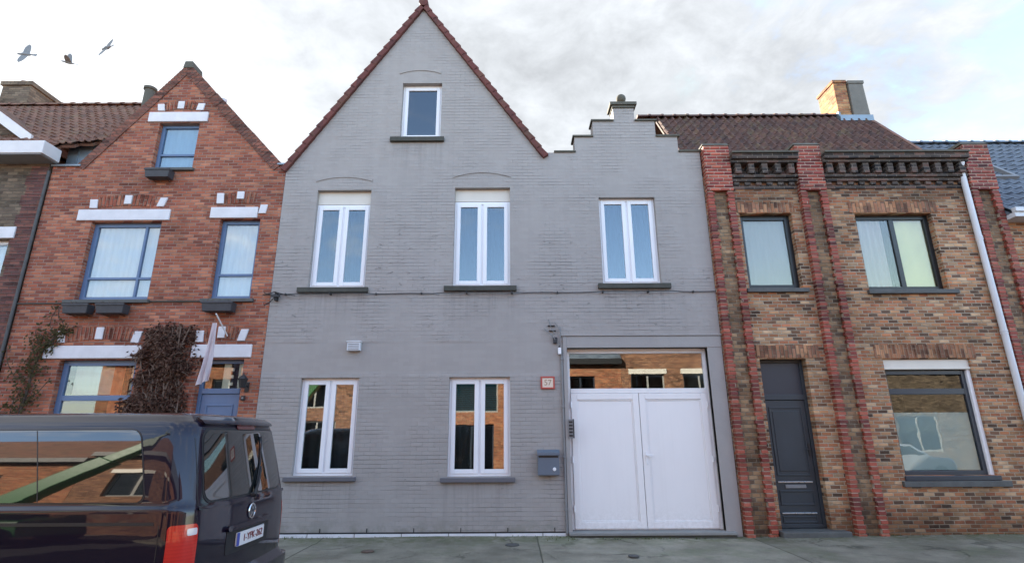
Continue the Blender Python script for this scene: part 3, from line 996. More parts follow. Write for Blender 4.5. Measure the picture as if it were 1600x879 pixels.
# main roof running back from the tall gable, with red verge tiles
rf = MB()
rf.hexa([(-4.95, 0.04, 7.12), (-2.06, 0.04, 11.56), (-2.06, 9.0, 11.56), (-4.95, 9.0, 7.12)],
        [(-4.86, 0.04, 7.06), (-2.06, 0.04, 11.46), (-2.06, 9.0, 11.46), (-4.86, 9.0, 7.06)])
rf.hexa([(-2.06, 0.04, 11.56), (0.80, 0.04, 7.50), (0.80, 9.0, 7.50), (-2.06, 9.0, 11.56)],
        [(-2.06, 0.04, 11.46), (0.70, 0.04, 7.45), (0.70, 9.0, 7.45), (-2.06, 9.0, 11.46)])
rf.box(0.72, 4.0, 0.3, 9.0, 7.2, 7.28)
roof = rf.build('roof', 'red_tile', gh)


def verge(p0, p1, side):
    """overlapping verge tiles stepping up the gable edge"""
    mb = MB()
    a, b = Vector((p0[0], 0, p0[1])), Vector((p1[0], 0, p1[1]))
    L = (b - a).length; u = (b - a) / L
    nrm = Vector((-u.z, 0, u.x)) if side < 0 else Vector((u.z, 0, -u.x))
    n = int(L / 0.235)
    for i in range(n):
        s0, s1 = i * L / n - 0.03, (i + 1) * L / n
        t0, t1 = 0.055, 0.02
        # outward (above the slope) edge lifted at the lower end, skirt over the wall
        q = [a + u * s0 + nrm * t0, a + u * s1 + nrm * t1, a + u * s1 - nrm * 0.09, a + u * s0 - nrm * 0.08]
        mb.hexa([(p.x, -0.07 - 0.012, p.z) for p in q], [(p.x, 0.25, p.z) for p in q])
    return mb.build('verge_tiles', 'red_tile', roof, bevel=0.008)


verge((-4.905, 7.22), (-2.075, 11.52), -1)
verge((0.745, 7.52), (-2.045, 11.52), 1)
MB().lathe([(0.02, -0.12), (0.11, -0.10), (0.115, 0.9), (0.02, 0.92)], (-2.06, 0.0, 11.56), 14, 'y').build('ridge_tile', 'red_tile', roof, smooth=40)
# step copings
box('coping', 'cap_stone', gh, 0.93, 1.40, -0.035, 0.34, 7.60, 7.64, bevel=0.006)
box('coping', 'cap_stone', gh, 1.345, 1.80, -0.035, 0.34, 7.975, 8.018, bevel=0.006); box('coping', 'cap_stone', gh, 3.175, 3.695, -0.035, 0.34, 7.975, 8.018, bevel=0.006)
box('coping', 'cap_stone', gh, 1.765, 2.27, -0.035, 0.34, 8.365, 8.408, bevel=0.006); box('coping', 'cap_stone', gh, 2.735, 3.22, -0.035, 0.34, 8.365, 8.408, bevel=0.006)
box('coping', 'cap_stone', gh, 3.64, 4.14, -0.035, 0.34, 7.60, 7.645, bevel=0.006)

pc = MB()
pc.box(2.205, 2.80, -0.06, 0.36, 8.76, 8.835); pc.box(2.25, 2.755, -0.03, 0.33, 8.70, 8.757)
pc.lathe([(0.10, 0), (0.075, 0.03), (0.045, 0.07), (0.04, 0.10)], (2.50, 0.14, 8.835), 16)
pc.build('pinnacle_cap', 'cap_stone', gh, bevel=0.006)
bl = MB()
prof = [(0.012, -0.108)] + [(0.11 * math.cos(R(a)), 0.11 * math.sin(R(a))) for a in range(-70, 71, 14)] + [(0.012, 0.108)]
bl.lathe(prof, (2.50, 0.14, 9.03), 20).build('ball_finial', 'cap_stone', gh, smooth=60)

h = win_holes
upvc_window(gh, *h['attic'][:2], h['attic'][2] , h['attic'][3], 0, 0.12, sill=(-2.65, -1.47, 7.87, 7.975), single=True, glass='glass_dark')
upvc_window(gh, *h['ul'], roller=0.30, y=0.10, sill=(-4.32, -2.90, 4.47, 4.575), curt=[(0.05, 0.95, 'curtain_grey')])
upvc_window(gh, *h['uc'], roller=0.29, y=0.10, sill=(-1.37, 0.09, 4.485, 4.59), curt=[(0.05, 0.50, 'curtain_grey'), (0.62, 0.95, 'curtain_grey')])
upvc_window(gh, *h['ur'], roller=0.0, y=0.10, sill=(1.735, 3.20, 4.52, 4.625), curt=[(0.05, 0.40, 'curtain_grey'), (0.62, 0.95, 'curtain_grey')])
upvc_window(gh, *h['ll'], roller=0.0, y=0.09, sill=(-4.20, -2.88, 0.91, 0.985), sill_mat='sill_grey', glass='glass_trans', curt=[(0.05, 0.47, 'curtain_dim'), (0.53, 0.96, 'curtain_dim')])
upvc_window(gh, *h['lc'], roller=0.0, y=0.09, sill=(-1.33, 0.04, 0.88, 0.96), sill_mat='sill_grey', glass='glass_trans', curt=[(0.05, 0.40, 'curtain_dim')])
# faint relieving arches in the painted bricks: a raised row over a shadow groove
for (cx_, zc, hw, rise) in ((-3.58, 6.93, 0.60, 0.10), (-0.63, 7.01, 0.62, 0.11), (-2.06, 9.62, 0.47, 0.09)):
    mb = MB()
    n = 16
    pr = []
    for i in range(n + 1):
        t = -1 + 2 * i / n
        pr.append((cx_ + hw * t, zc + rise * (1 - t * t)))
    for i in range(n):
        (xa, za), (xb, zb) = pr[i], pr[i + 1]
        mb.hexa([(xa, -0.016, za), (xb, -0.016, zb), (xb, -0.016, zb + 0.055), (xa, -0.016, za + 0.055)],
                [(xa, 0.01, za), (xb, 0.01, zb), (xb, 0.01, zb + 0.055), (xa, 0.01, za + 0.055)])
    mb.build('relieving_arch', 'grey_paint', gh)

# garage opening surround
sr = MB()
sr.box(0.985, 1.06, -0.03, 0.12, -0.05, 3.555); sr.box(3.80, 4.085, -0.022, 0.10, -0.05, 3.33)
sr.box(1.06, 4.085, -0.03, 0.10, 3.33, 3.555)
sr.box(0.96, 4.09, -0.05, -0.0, 3.56, 3.595)
sr.build('garage_surround', 'grey_render', gh, bevel=0.006)
gd = MB()
gy = 0.13
frame_bars(gd, 1.06, 3.80, 0.05, 3.33, 0.06, gy, gy + 0.08)
gd.box(1.12, 3.74, gy - 0.012, gy + 0.08, 2.47, 2.56)
gd.box(1.12, 3.74, gy - 0.006, gy + 0.08, 3.24, 3.27)
gdoor = gd.build('garage_door', 'upvc_door', gh, bevel=0.006)
box('pane', 'glass_trans', gdoor, 1.11, 3.75, gy + 0.035, gy + 0.041, 2.55, 3.27)
for (a, b) in ((1.122, 2.425), (2.435, 3.738)):
    lf = MB()
    frame_bars(lf, a, b, 0.07, 2.466, 0.115, gy - 0.02, gy + 0.05)
    frame_bars(lf, a + 0.115, b - 0.115, 0.185, 2.351, 0.025, gy - 0.006, gy + 0.05)
    lf.box(a + 0.14, b - 0.14, gy + 0.004, gy + 0.045, 0.21, 2.326)
    lf.build('leaf', 'upvc_door', gdoor, bevel=0.006)
for zc in (0.35, 1.2, 2.2):
    for xx in (1.118, 3.742):
        MB().lathe([(0.013, 0), (0.013, 0.11)], (xx, gy - 0.026, zc), 10).build('hinge', 'upvc', gdoor, smooth=40)
hd = MB()
hd.box(2.485, 2.52, gy - 0.032, gy - 0.02, 1.17, 1.40); hd.box(2.49, 2.515, gy - 0.07, gy - 0.03, 1.32, 1.345)
hd.box(2.49, 2.62, gy - 0.085, gy - 0.068, 1.318, 1.347)
hd.build('handle', 'upvc', gdoor, bevel=0.004)
for xx in (1.30, 2.40, 2.46):
    pass
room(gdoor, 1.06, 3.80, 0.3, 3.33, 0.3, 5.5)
MB().box(0.99, 3.95, -0.16, 0.22, -0.005, 0.045).build('threshold', 'kerb_stone', gh, bevel=0.010)
MB().box(1.0, 3.94, -0.13, 0.22, -0.12, -0.006).build('threshold_base', 'mossy_stone', gh)
# plinth of white painted tiles with dark open joints
sk = MB()
x = X0 + 0.35
while x < 0.75:
    e = min(x + 0.835, 0.98)
    sk.box(x, e - 0.012, -0.022, -0.001, -0.06, 0.024)
    x += 0.84
sk.build('plinth_tiles', 'lintel_white', gh, bevel=0.003)
gr = MB()
gr.box(X0 + 0.33, 0.97, -0.012, -0.001, 0.024, 0.050)
x = X0 + 0.55
while x < 0.9:
    gr.box(x, x + 0.014, -0.010, -0.001, 0.05, 0.115); x += 0.84
gr.build('plinth_joint', 'black_plastic', gh)

# ---- small fittings on the grey wall
mb_ = thing('mailbox', 'small blue grey steel mailbox on the grey wall beside the garage door', 'mailbox', (0.65, 0, 1.0))
m1 = MB(); m1.prism([(0.455, 1.0), (0.845, 1.0), (0.845, 1.375), (0.455, 1.375)], -0.13, -0.002)
m1.build('body', 'mail_blue', mb_, bevel=0.008)
lid = MB(); lid.hexa([(0.445, -0.165, 1.385), (0.855, -0.165, 1.385), (0.855, 0.0, 1.425), (0.445, 0.0, 1.425)],
                     [(0.445, -0.165, 1.40), (0.855, -0.165, 1.40), (0.855, 0.0, 1.445), (0.445, 0.0, 1.445)])
lid.box(0.445, 0.855, -0.168, -0.150, 1.345, 1.40)
lid.build('lid', 'mail_blue', mb_, bevel=0.004)
MB().box(0.475, 0.825, -0.136, -0.128, 1.305, 1.335).build('slot', 'black_plastic', mb_)
MB().lathe([(0.032, 0.0), (0.030, -0.012), (0.012, -0.014), (0.010, -0.02)], (0.755, -0.130, 1.105), 18, 'y').build('lock', 'upvc', mb_, smooth=40)
npl = thing('number_plate', 'small red framed cream house number plate on the grey wall above the mailbox', 'sign', (0.67, 0, 2.55))
f_ = MB(); frame_bars(f_, 0.54, 0.81, 2.545, 2.785, 0.032, -0.028, -0.001)
f_.build('frame', 'red_plastic', npl, bevel=0.005)
box('face', 'plate_cream', npl, 0.57, 0.78, -0.020, -0.004, 2.575, 2.755)
text_mesh('digits', '57', 0.15, 'plate_mark', npl, (0.675, -0.022, 2.662), Matrix.Rotation(R(90), 3, 'X'))
bell = thing('doorbell_panel', 'narrow grey doorbell panel with five name slots on the garage door jamb', 'doorbell', (1.08, 0, 1.66))
box('body', 'conduit', bell, 1.035, 1.145, -0.062, -0.031, 1.645, 1.985, bevel=0.004)
for k in range(5):
    b_ = MB(); b_.box(1.05, 1.118, -0.069, -0.061, 1.672 + k * 0.061, 1.706 + k * 0.061)
    b_.build('button', 'black_plastic', bell, bevel=0.002)
box('edge_trim', 'black_plastic', bell, 1.127, 1.148, -0.066, -0.030, 1.643, 1.987)
lam = thing('security_light', 'tiny white wall light at the top left corner of the garage door', 'wall light', (0.915, 0, 3.25))
l1 = MB(); l1.box(0.885, 0.945, -0.09, -0.03, 3.20, 3.33); l1.build('housing', 'upvc', lam, bevel=0.012)
MB().tube([(0.915, -0.001, 3.36), (0.915, -0.06, 3.365), (0.915, -0.06, 3.33)], 0.012).build('bracket', 'black_plastic', lam)
vb = MB(); vb.box(-3.205, -2.955, -0.11, -0.001, 3.29, 3.455)
vb.box(-3.22, -2.94, -0.125, -0.001, 3.455, 3.475)
vbo = thing('vent_cover', 'pale grey ventilation cover box on the grey wall above the ground floor window', 'vent', (-3.08, 0, 3.29))
vb.build('cover', 'zinc_white', vbo, bevel=0.006)
gl_ = MB()
for k in range(4):
    gl_.box(-3.185, -2.975, -0.114, -0.109, 3.305 + k * 0.035, 3.320 + k * 0.035)
gl_.build('grille', 'conduit', vbo)
cab = thing('utility_cable', 'thin dark cable clipped across the grey facade under the upper windows', 'cable', (-4.8, 0, 4.44))
pts = [(X0 - 0.15 + i * (X1 - X0 + 0.15) / 40, -0.085 if any(a - 0.05 < X0 - 0.15 + i * (X1 - X0 + 0.15) / 40 < b + 0.05 for a, b in ((-4.32, -2.9), (-1.37, .09), (1.73, 3.2))) else -0.03, 4.435 + 0.004 * math.sin(i * 1.1) + 0.0005 * i) for i in range(41)]
MB().tube(pts, 0.009, 6).build('wire', 'cable', cab, smooth=60)
for i in range(2, 40, 4):
    box('clip', 'cable', cab, pts[i][0] - 0.012, pts[i][0] + 0.012, pts[i][1] - 0.018, 0.0, pts[i][2] - 0.02, pts[i][2] + 0.02)
an = thing('cable_bracket', 'black iron cable bracket with loose wire at the left edge of the grey house', 'bracket', (-4.7, 0, 4.35))
MB().box(-4.74, -4.69, -0.10, 0, 4.30, 4.46).box(-4.80, -4.62, -0.13, -0.10, 4.36, 4.40).build('bracket', 'black_plastic', an, bevel=0.006)
MB().tube([(-4.97, -0.05, 4.47), (-4.88, -0.12, 4.42), (-4.72, -0.13, 4.46), (-4.55, -0.1, 4.42), (-4.33, -0.085, 4.40)], 0.010, 6).build('wire', 'cable', an, smooth=60)
MB().tube([(-4.72, -0.12, 4.36), (-4.80, -0.13, 4.25), (-4.93, -0.08, 4.20)], 0.009, 6).build('wire', 'cable', an, smooth=60)
kn = thing('cable_junction', 'tangle of black cable ends and insulators on the wall left of the garage lintel', 'cable', (0.8, 0, 3.6))
kb_ = MB(); kb_.box(0.72, 0.86, -0.04, -0.001, 3.66, 3.68); kb_.box(0.70, 0.84, -0.04, -0.001, 3.76, 3.78); kb_.box(0.80, 0.88, -0.06, -0.001, 3.42, 3.54)
kb_.build('bracket', 'cable', kn, bevel=0.004)
for (p_) in ([(0.62, -0.03, 3.72), (0.72, -0.07, 3.62), (0.82, -0.06, 3.52), (0.87, -0.04, 3.40)], [(0.84, -0.03, 3.84), (0.90, -0.06, 3.74), (0.95, -0.05, 3.62), (0.93, -0.04, 3.36)],
             [(0.72, -0.03, 3.9), (0.75, -0.06, 3.75), (0.84, -0.07, 3.58)], [(0.94, -0.03, 3.75), (0.945, -0.04, 3.66), (0.945, -0.035, 3.56)]):
    MB().tube(p_, 0.008, 6).build('wire', 'conduit', kn, smooth=60)
pp = thing('conduit_pipe', 'thin grey painted conduit running down the wall left of the garage door', 'pipe', (0.955, 0, 0))
MB().tube([(0.955, -0.025, 0.0), (0.955, -0.025, 3.3)], 0.022, 8).build('pipe', 'conduit', pp, smooth=60)
for zc in (0.4, 1.3, 2.2, 3.1):
    box('clamp', 'conduit', pp, 0.925, 0.985, -0.054, -0.001, zc, zc + 0.03)

# ================================================================== RED BRICK HOUSE
rh = thing('red_brick_house', 'red brick house with steep pointed gable, white lintels and blue window frames', 'house', (-7.4, 0, 0))
RX0, RX1 = -9.905, -4.862
rw = {'att': (-7.79, -6.90, 7.27, 8.385), 'ul': (-8.80, -7.33, 4.355, 6.04), 'ur': (-6.11, -5.27, 4.365, 6.085), 'gl': (-8.80, -7.30, 1.05, 3.15), 'door': (-6.09, -5.215, -0.3, 3.15)}
facade('wall', 'red_brick', rh, [rect(RX0, RX1, -0.3, 7.32), [(-9.36, 7.32), (-4.98, 7.32), (-7.38, 9.86)]], list(rw.values()), 0.0, 0.3)
s_ = MB(); s_.box(RX0, RX0 + 0.28, 0.3, 8.7, -0.3, 7.25); s_.box(RX1 - 0.28, RX1 - 0.004, 0.3, 8.7, -0.3, 7.25); s_.box(RX0, RX1 - 0.004, 8.7, 9.0, -0.3, 7.25)
s_.build('side_wall', 'red_brick', rh)
r_ = MB()
r_.hexa([(-9.50, 0.31, 7.10), (-7.38, 0.31, 9.80), (-7.38, 9, 9.80), (-9.50, 9, 7.10)], [(-9.42, 0.31, 7.04), (-7.38, 0.31, 9.70), (-7.38, 9, 9.70), (-9.42, 9, 7.04)])
r_.hexa([(-7.38, 0.31, 9.80), (-4.93, 0.31, 7.20), (-4.93, 9, 7.20), (-7.38, 9, 9.80)], [(-7.38, 0.31, 9.70), (-5.0, 0.31, 7.15), (-5.0, 9, 7.15), (-7.38, 9, 9.70)])
rroof = r_.build('roof', 'old_tile', rh)


def brick_coping(p0, p1, width, name='gable_coping', mat='red_soldier'):
    a, b = Vector((p0[0], 0, p0[1])), Vector((p1[0], 0, p1[1]))
    L = (b - a).length; u = (b - a) / L
    nrm = Vector((-u.z, 0, u.x))
    if nrm.z < 0:
        nrm = -nrm
    mb = MB()
    n = int(L / 0.085)
    for i in range(n):
        s0, s1 = i * L / n + 0.004, (i + 1) * L / n - 0.004
        j = random.uniform(-0.006, 0.006)
        q = [a + u * s0 + nrm * (0.03 + j), a + u * s1 + nrm * (0.03 + j), a + u * s1 - nrm * width, a + u * s0 - nrm * width]
        mb.hexa([(p.x, -0.022 + j, p.z) for p in q], [(p.x, 0.34, p.z) for p in q])
    q = [a + nrm * 0.022, b + nrm * 0.022, b - nrm * (width - 0.004), a - nrm * (width - 0.004)]
    mb.hexa([(p.x, -0.014, p.z) for p in q], [(p.x, 0.33, p.z) for p in q])
    return mb.build(name, mat, rh)


M['coping_brick'] = brick_mat('coping_brick', [(0.20, 0.085, 0.06), (0.16, 0.07, 0.055), (0.25, 0.10, 0.07)], (0.16, 0.11, 0.09), weather=0.6)
brick_coping((-9.36, 7.34), (-7.40, 9.87), 0.16, mat='coping_brick')
brick_coping((-4.98, 7.34), (-7.36, 9.87), 0.20, mat='coping_brick')
ap = MB(); ap.prism([(-7.50, 9.80), (-7.26, 9.80), (-7.29, 9.98), (-7.47, 9.98)], -0.04, 0.36)
ap.build('apex_stone', 'cap_stone', rh, bevel=0.02)
q = MB(); q.box(-9.93, -9.30, -0.04, 0.36, 7.32, 7.365); q.box(-5.05, -4.86, -0.04, 0.3, 7.325, 7.37)
q.build('coping', 'zinc', rh, bevel=0.006)
zc = MB()
zc.prism([(-9.98, 7.37), (-8.95, 7.37), (-8.72, 8.3), (-8.95, 8.25), (-9.98, 8.1)], 0.345, 0.40)
for k in range(3):
    xx = -9.75 + k * 0.33
    zc.box(xx, xx + 0.02, 0.325, 0.346, 7.37, 8.0 + k * 0.1)
zc.build('zinc_flashing', 'zinc', rh)
# lintels, stone blocks, soldier arches
for (a, b, z0, z1) in ((-8.05, -6.735, 8.405, 8.645), (-9.11, -7.18, 6.06, 6.305), (-6.33, -5.34, 6.10, 6.345), (-9.14, -7.24, 3.175, 3.425), (-6.26, -5.09, 3.18, 3.435)):
    MB().box(a, b, -0.035, 0.14, z0, z1).build('lintel', 'lintel_white', rh, bevel=0.01)


def stone(xc, zc_, w_, h_, tilt):
    mb = MB()
    t = tilt
    mb.prism([(xc - w_ / 2 - t * 0.0, zc_ - h_ / 2), (xc + w_ / 2, zc_ - h_ / 2), (xc + w_ / 2 + t, zc_ + h_ / 2), (xc - w_ / 2 + t, zc_ + h_ / 2)], -0.03, 0.05)
    mb.build('stone_block', 'lintel_white', rh, bevel=0.008)


for a in ((-7.80, 8.77, .15, .17, -.03), (-7.38, 8.83, .14, .19, 0), (-6.95, 8.78, .15, .17, .03), (-8.82, 6.44, .16, .20, -.02), (-8.12, 6.53, .15, .20, 0), (-7.42, 6.47, .15, .20, .06),
          (-6.16, 6.55, .15, .24, -.02), (-5.75, 6.62, .15, .17, 0), (-5.25, 6.30, .15, .20, .03), (-8.86, 3.60, .15, .23, -.02), (-8.13, 3.67, .15, .24, 0), (-7.41, 3.59, .16, .23, .05),
          (-6.14, 3.60, .15, .23, -.01), (-5.73, 3.68, .14, .23, 0), (-5.33, 3.62, .15, .23, .06)):
    stone(*a)
for (a, b, z0, z1) in ((-7.72, -7.03, 8.69, 8.89), (-8.74, -7.50, 6.35, 6.60), (-6.08, -5.40, 6.40, 6.66), (-8.78, -7.49, 3.50, 3.76), (-6.06, -5.42, 3.50, 3.76)):
    n = 10
    mb = MB()
    for i in range(int((b - a) / 0.078)):
        xx = a + i * 0.078
        t = (xx - (a + b) / 2) / ((b - a) / 2)
        lean = t * 0.05
        j = random.uniform(-0.004, 0.004)
        up = 0.05 * (1 - t * t)
        mb.hexa([(xx + 0.004, -0.013 + j, z0 + up), (xx + 0.07, -0.013 + j, z0 + up), (xx + 0.07 + lean, -0.013 + j, z1 + up), (xx + 0.004 + lean, -0.013 + j, z1 + up)],
                [(xx + 0.004, 0.02, z0 + up), (xx + 0.07, 0.02, z0 + up), (xx + 0.07 + lean, 0.02, z1 + up), (xx + 0.004 + lean, 0.02, z1 + up)])
    mb.build('brick_arch', 'red_soldier', rh)
lattice_window(rh, *rw['att'], 'blue_frame', mull=(), trans=(7.65,), t=0.07, glass='glass', curt=[(-7.72, -6.97, 7.34, 8.32, 'curtain_white', {'wave': 0.004}, 0.07)],
               sill=(-7.86, -6.84, 7.20, 7.262))
lattice_window(rh, *rw['ul'], 'blue_frame', mull=(-7.70,), trans=(4.83,), t=0.085, curt=[(-8.72, -7.40, 4.42, 5.98, 'curtain_white', {'wave': 0.006}, 0.07)], sill=(-8.98, -7.27, 4.275, 4.345))
lattice_window(rh, *rw['ur'], 'blue_frame', mull=(), trans=(4.89,), t=0.08, curt=[(-6.04, -5.34, 4.45, 6.0, 'curtain_white', {'wave': 0.006}, 0.07)], sill=(-6.24, -5.18, 4.285, 4.355))
gw = lattice_window(rh, *rw['gl'], 'blue_frame', mull=(), trans=(2.43,), t=0.10, bar=0.10, curt=[(-8.6, -7.85, 2.5, 3.05, 'blind_beige', {'wave': 0.004}, 0.1), (-7.84, -7.62, 2.0, 3.05, 'drape_orange', {'period': .08}, 0.1), (-7.52, -7.32, 1.5, 3.05, 'drape_cream', {'period': .08}, 0.1)], sill=(-8.9, -7.25, 0.97, 1.045))
# front door: blue, glazed top
dm = MB(); dx0, dx1 = rw['door'][0], rw['door'][1]
frame_bars(dm, dx0, dx1, -0.02, 3.15, 0.07, 0.13, 0.21)
dm.box(dx0 + 0.07, dx1 - 0.07, 0.12, 0.2, 2.50, 2.60)
rdoor = dm.build('front_door', 'blue_frame', rh, bevel=0.006)
dl = MB(); dl.box(dx0 + 0.075, dx1 - 0.075, 0.145, 0.19, 0.06, 2.495)
for (za, zb) in ((0.2, 0.9), (1.05, 2.3)):
    frame_bars(dl, dx0 + 0.17, dx1 - 0.17, za, zb, 0.035, 0.130, 0.146)
dl.build('leaf', 'blue_frame', rdoor, bevel=0.006)
box('pane', 'glass_clear', rdoor, dx0 + 0.06, dx1 - 0.06, 0.16, 0.166, 2.59, 3.09)
bs = MB(); bs.box(dx0 + 0.42, dx0 + 0.56, 0.17, 0.19, 2.60, 3.08); bs.box(dx1 - 0.16, dx1 - 0.075, 0.17, 0.19, 2.60, 3.08)
for k in range(3):
    bs.box(dx0 + 0.56, dx0 + 0.62, 0.17, 0.19, 2.66 + k * 0.14, 2.72 + k * 0.14)
bs.build('window_bar', 'drape_cream', rdoor)
MB().box(dx1 - 0.15, dx1 - 0.12, 0.08, 0.146, 1.0, 1.16).build('handle', 'steel', rdoor, bevel=0.004)
room(rdoor, dx0, dx1, 0.4, 3.1)
# thin string line below the upper windows
box('string_course', 'mossy_stone', rh, -9.9, -8.99, -0.03, -0.002, 4.265, 4.29)
box('string_course', 'mossy_stone', rh, -7.26, -6.25, -0.03, -0.002, 4.30, 4.325)
MB().tube([(-9.935, -0.04, 0.0), (-9.935, -0.04, 7.2)], 0.03, 8).build('downpipe', 'dark_iron', rh, smooth=60)
pt = MB(); pt.lathe([(0.12, -0.3), (0.12, 0.28), (0.15, 0.30), (0.15, 0.36), (0.10, 0.37)], (-9.02, 1.1, 9.72), 14)
pt.build('chimney_pot', 'cap_stone', rroof, smooth=40)
tv = MB(); tv.tube([(-7.08, 1.0, 8.9), (-7.08, 1.0, 9.62)], 0.018, 6); tv.lathe([(0.01, -0.05), (0.07, -0.04), (0.08, 0.03), (0.02, 0.06)], (-7.08, 1.0, 9.64), 12)
tv.build('roof_vent', 'zinc_white', rroof)

# planters below the sills
PG = 'window boxes hanging under the sills of the red brick house'


def planter(label, xc, z, w_, d_=0.2, hh=0.18):
    p = thing('window_box', label, 'planter', (xc, -0.12, z), PG)
    b = MB()
    y0, y1 = -0.05 - d_, -0.05
    b.hexa([(xc - w_ / 2 + .02, y0 + .02, z), (xc + w_ / 2 - .02, y0 + .02, z), (xc + w_ / 2 - .02, y1, z), (xc - w_ / 2 + .02, y1, z)],
           [(xc - w_ / 2, y0, z + hh), (xc + w_ / 2, y0, z + hh), (xc + w_ / 2, y1, z + hh), (xc - w_ / 2, y1, z + hh)])
    frame = b
    frame.box(xc - w_ / 2 - .012, xc + w_ / 2 + .012, y0 - .012, y0 + .01, z + hh - .03, z + hh + .012)
    b.build('trough', 'planter', p, bevel=0.006)
    MB().box(xc - w_ / 2 + .02, xc + w_ / 2 - .02, y0 + .01, y1 - .01, z + hh - .02, z + hh + .004).build('soil', 'soil', p)
    t = MB()
    for k in range(40):
        a = Vector((xc + random.uniform(-w_ / 2, w_ / 2) * .9, random.uniform(y0 + .03, y1 - .02), z + hh))
        e = a + Vector((random.uniform(-.06, .06), random.uniform(-.08, .03), random.uniform(-.05, .09)))
        s = Vector((random.uniform(-.012, .012), random.uniform(-.012, .012), .004))
        t.add([a - s, a + s, e], [(0, 1, 2)])
    t.build('dry_stem', 'dry_leaf', p, fix=False)
    br_ = MB()
    for xx in (xc - w_ * .3, xc + w_ * .3):
        br_.tube([(xx, 0, z + hh + .02), (xx, y0 * .6, z - .015), (xx, 0, z - .02)], 0.008, 5)
    br_.build('bracket', 'black_plastic', p)
    return p


planter('left black window box of the pair under the wide upper window', -8.55, 4.03, 0.50)
planter('right black window box of the pair under the wide upper window', -7.87, 4.03, 0.55)
planter('empty black window box under the narrow upper window above the blue front door', -5.78, 4.06, 0.60)
planter('small dark window box under the attic window in the pointed red gable', -7.47, 6.96, 0.52)

# wall lantern beside the blue door
wl = thing('wall_lantern', 'black wall lantern on the red bricks right of the blue front door', 'lantern', (-5.1, 0, 2.6))
MB().tube([(-5.09, 0, 2.63), (-5.09, -0.12, 2.60), (-5.09, -0.2, 2.72), (-5.09, -0.2, 2.78)], 0.014, 6).build('arm', 'black_plastic', wl, smooth=60)
MB().lathe([(0.05, 0), (0.085, 0.15), (0.10, 0.16), (0.06, 0.21), (0.015, 0.25), (0.01, 0.28)], (-5.09, -0.2, 2.58), 8).build('lamp_body', 'black_plastic', wl)
MB().box(-5.13, -5.05, -0.02, 0, 2.52, 2.70).build('back_plate', 'black_plastic', wl, bevel=0.004)
kp = thing('key_safe', 'tiny black fitting on the bricks under the wall lantern', 'key safe', (-5.13, 0, 2.4))
MB().box(-5.17, -5.10, -0.04, 0, 2.36, 2.45).build('body', 'black_plastic', kp, bevel=0.01)
MB().lathe([(0.02, 0), (0.018, -0.012)], (-5.135, -0.04, 2.405), 10, 'y').build('button', 'conduit', kp)

# pink pennant
pn = thing('pennant', 'pink and white pennant hanging from a short slanted pole above the blue door', 'flag', (-5.75, 0, 3.65))
MB().tube([(-5.60, -0.02, 3.60), (-5.64, -0.46, 3.95)], 0.014, 6).build('pole', 'upvc', pn, smooth=60)
ps = MB()
n = 14
vs = []
for j in range(n + 1):
    t = j / n
    zt_ = 3.78 - 1.12 * t
    wd = 0.09 + 0.13 * t
    for i in range(7):
        s = i / 6 - 0.5
        vs.append((-5.66 - 0.06 * t + s * wd, -0.42 + 0.03 * math.sin(i * 2.0 + t * 4) * (0.4 + t), zt_ + 0.10 * s * t))
m = len(vs)
vs += [(a, b + 0.005, c) for a, b, c in vs]
fs = []
for j in range(n):
    for i in range(6):
        k = j * 7 + i
        fs.append((k, k + 1, k + 8, k + 7)); fs.append((m + k, m + k + 7, m + k + 8, m + k + 1))
ps.add(vs, fs)
ps.build('cloth', 'pink_cloth', pn, smooth=60, fix=False)


# ---- creepers
def leaves(mb, pts, size, hang=0.7, wide=1.0):
    for p in pts:
        a = random.uniform(0, 6.28)
        ln = size * random.uniform(0.6, 1.4)
        dirv = Vector((math.cos(a) * 0.7, random.uniform(-0.5, 0.1), math.sin(a) * 0.6 - hang)).normalized()
        side = dirv.cross(Vector((random.uniform(-.4, .4), -1, random.uniform(-.4, .4)))).normalized() * ln * 0.36
        p = Vector(p)
        mb.add([p, p + dirv * ln * .5 + side * wide, p + dirv * ln, p + dirv * ln * .5 - side * wide], [(0, 1, 2, 3)])


cr = thing('wall_creeper', 'dense withered brown creeper covering the bricks between window and blue door', 'creeper', (-6.7, 0, 0))
lp = []
while len(lp) < 8600:
    z = random.uniform(0.2, 3.95)
    x = random.uniform(-7.75, -5.95)
    # outline: bulging to the left lower down, rounded uneven top
    lft = -7.17 + 0.10 * math.sin(z * 5) - (0.13 if z < 3.3 else -0.12 * (z - 3.3) / .5) + 0.10 * math.sin(z * 13)
    rgt = -6.16 + 0.07 * math.sin(z * 6 + 1) - (0.10 if z < 2.9 else 0)
    if not (lft < x < rgt):
        continue
    top = 3.86 + 0.06 * math.sin(x * 9) - 0.25 * max(0, abs(x + 6.75) - 0.35)
    if z > top:
        continue
    ed = min(x - lft, rgt - x, top - z)
    if random.random() > 0.35 + ed * 3:
        continue
    if math.sin(x * 5 + 1.3) * math.sin(z * 4.3) > 0.55 and random.random() < 0.8:
        continue
    th = 0.05 + 0.26 * min(1, ed * 3) * (0.6 + 0.4 * math.sin(x * 7 + z * 5))
    lp.append((x + random.gauss(0, .035), -random.uniform(0.01, th), z + random.gauss(0, .035)))
lm = MB(); leaves(lm, lp, 0.078, 0.6, 0.62); lm.build('foliage', 'dry_leaf', cr, fix=False)
st = MB()
for k in range(26):
    x = random.uniform(-7.0, -6.4); p = [(x, -0.03, -0.04)]
    for j in range(9):
        x += random.uniform(-.13, .13); x = max(-7.3, min(-6.15, x))
        p.append((x, -random.uniform(.02, .12), 0.42 * (j + 1)))
    st.tube(p[:random.randint(6, 10)], 0.012, 5)
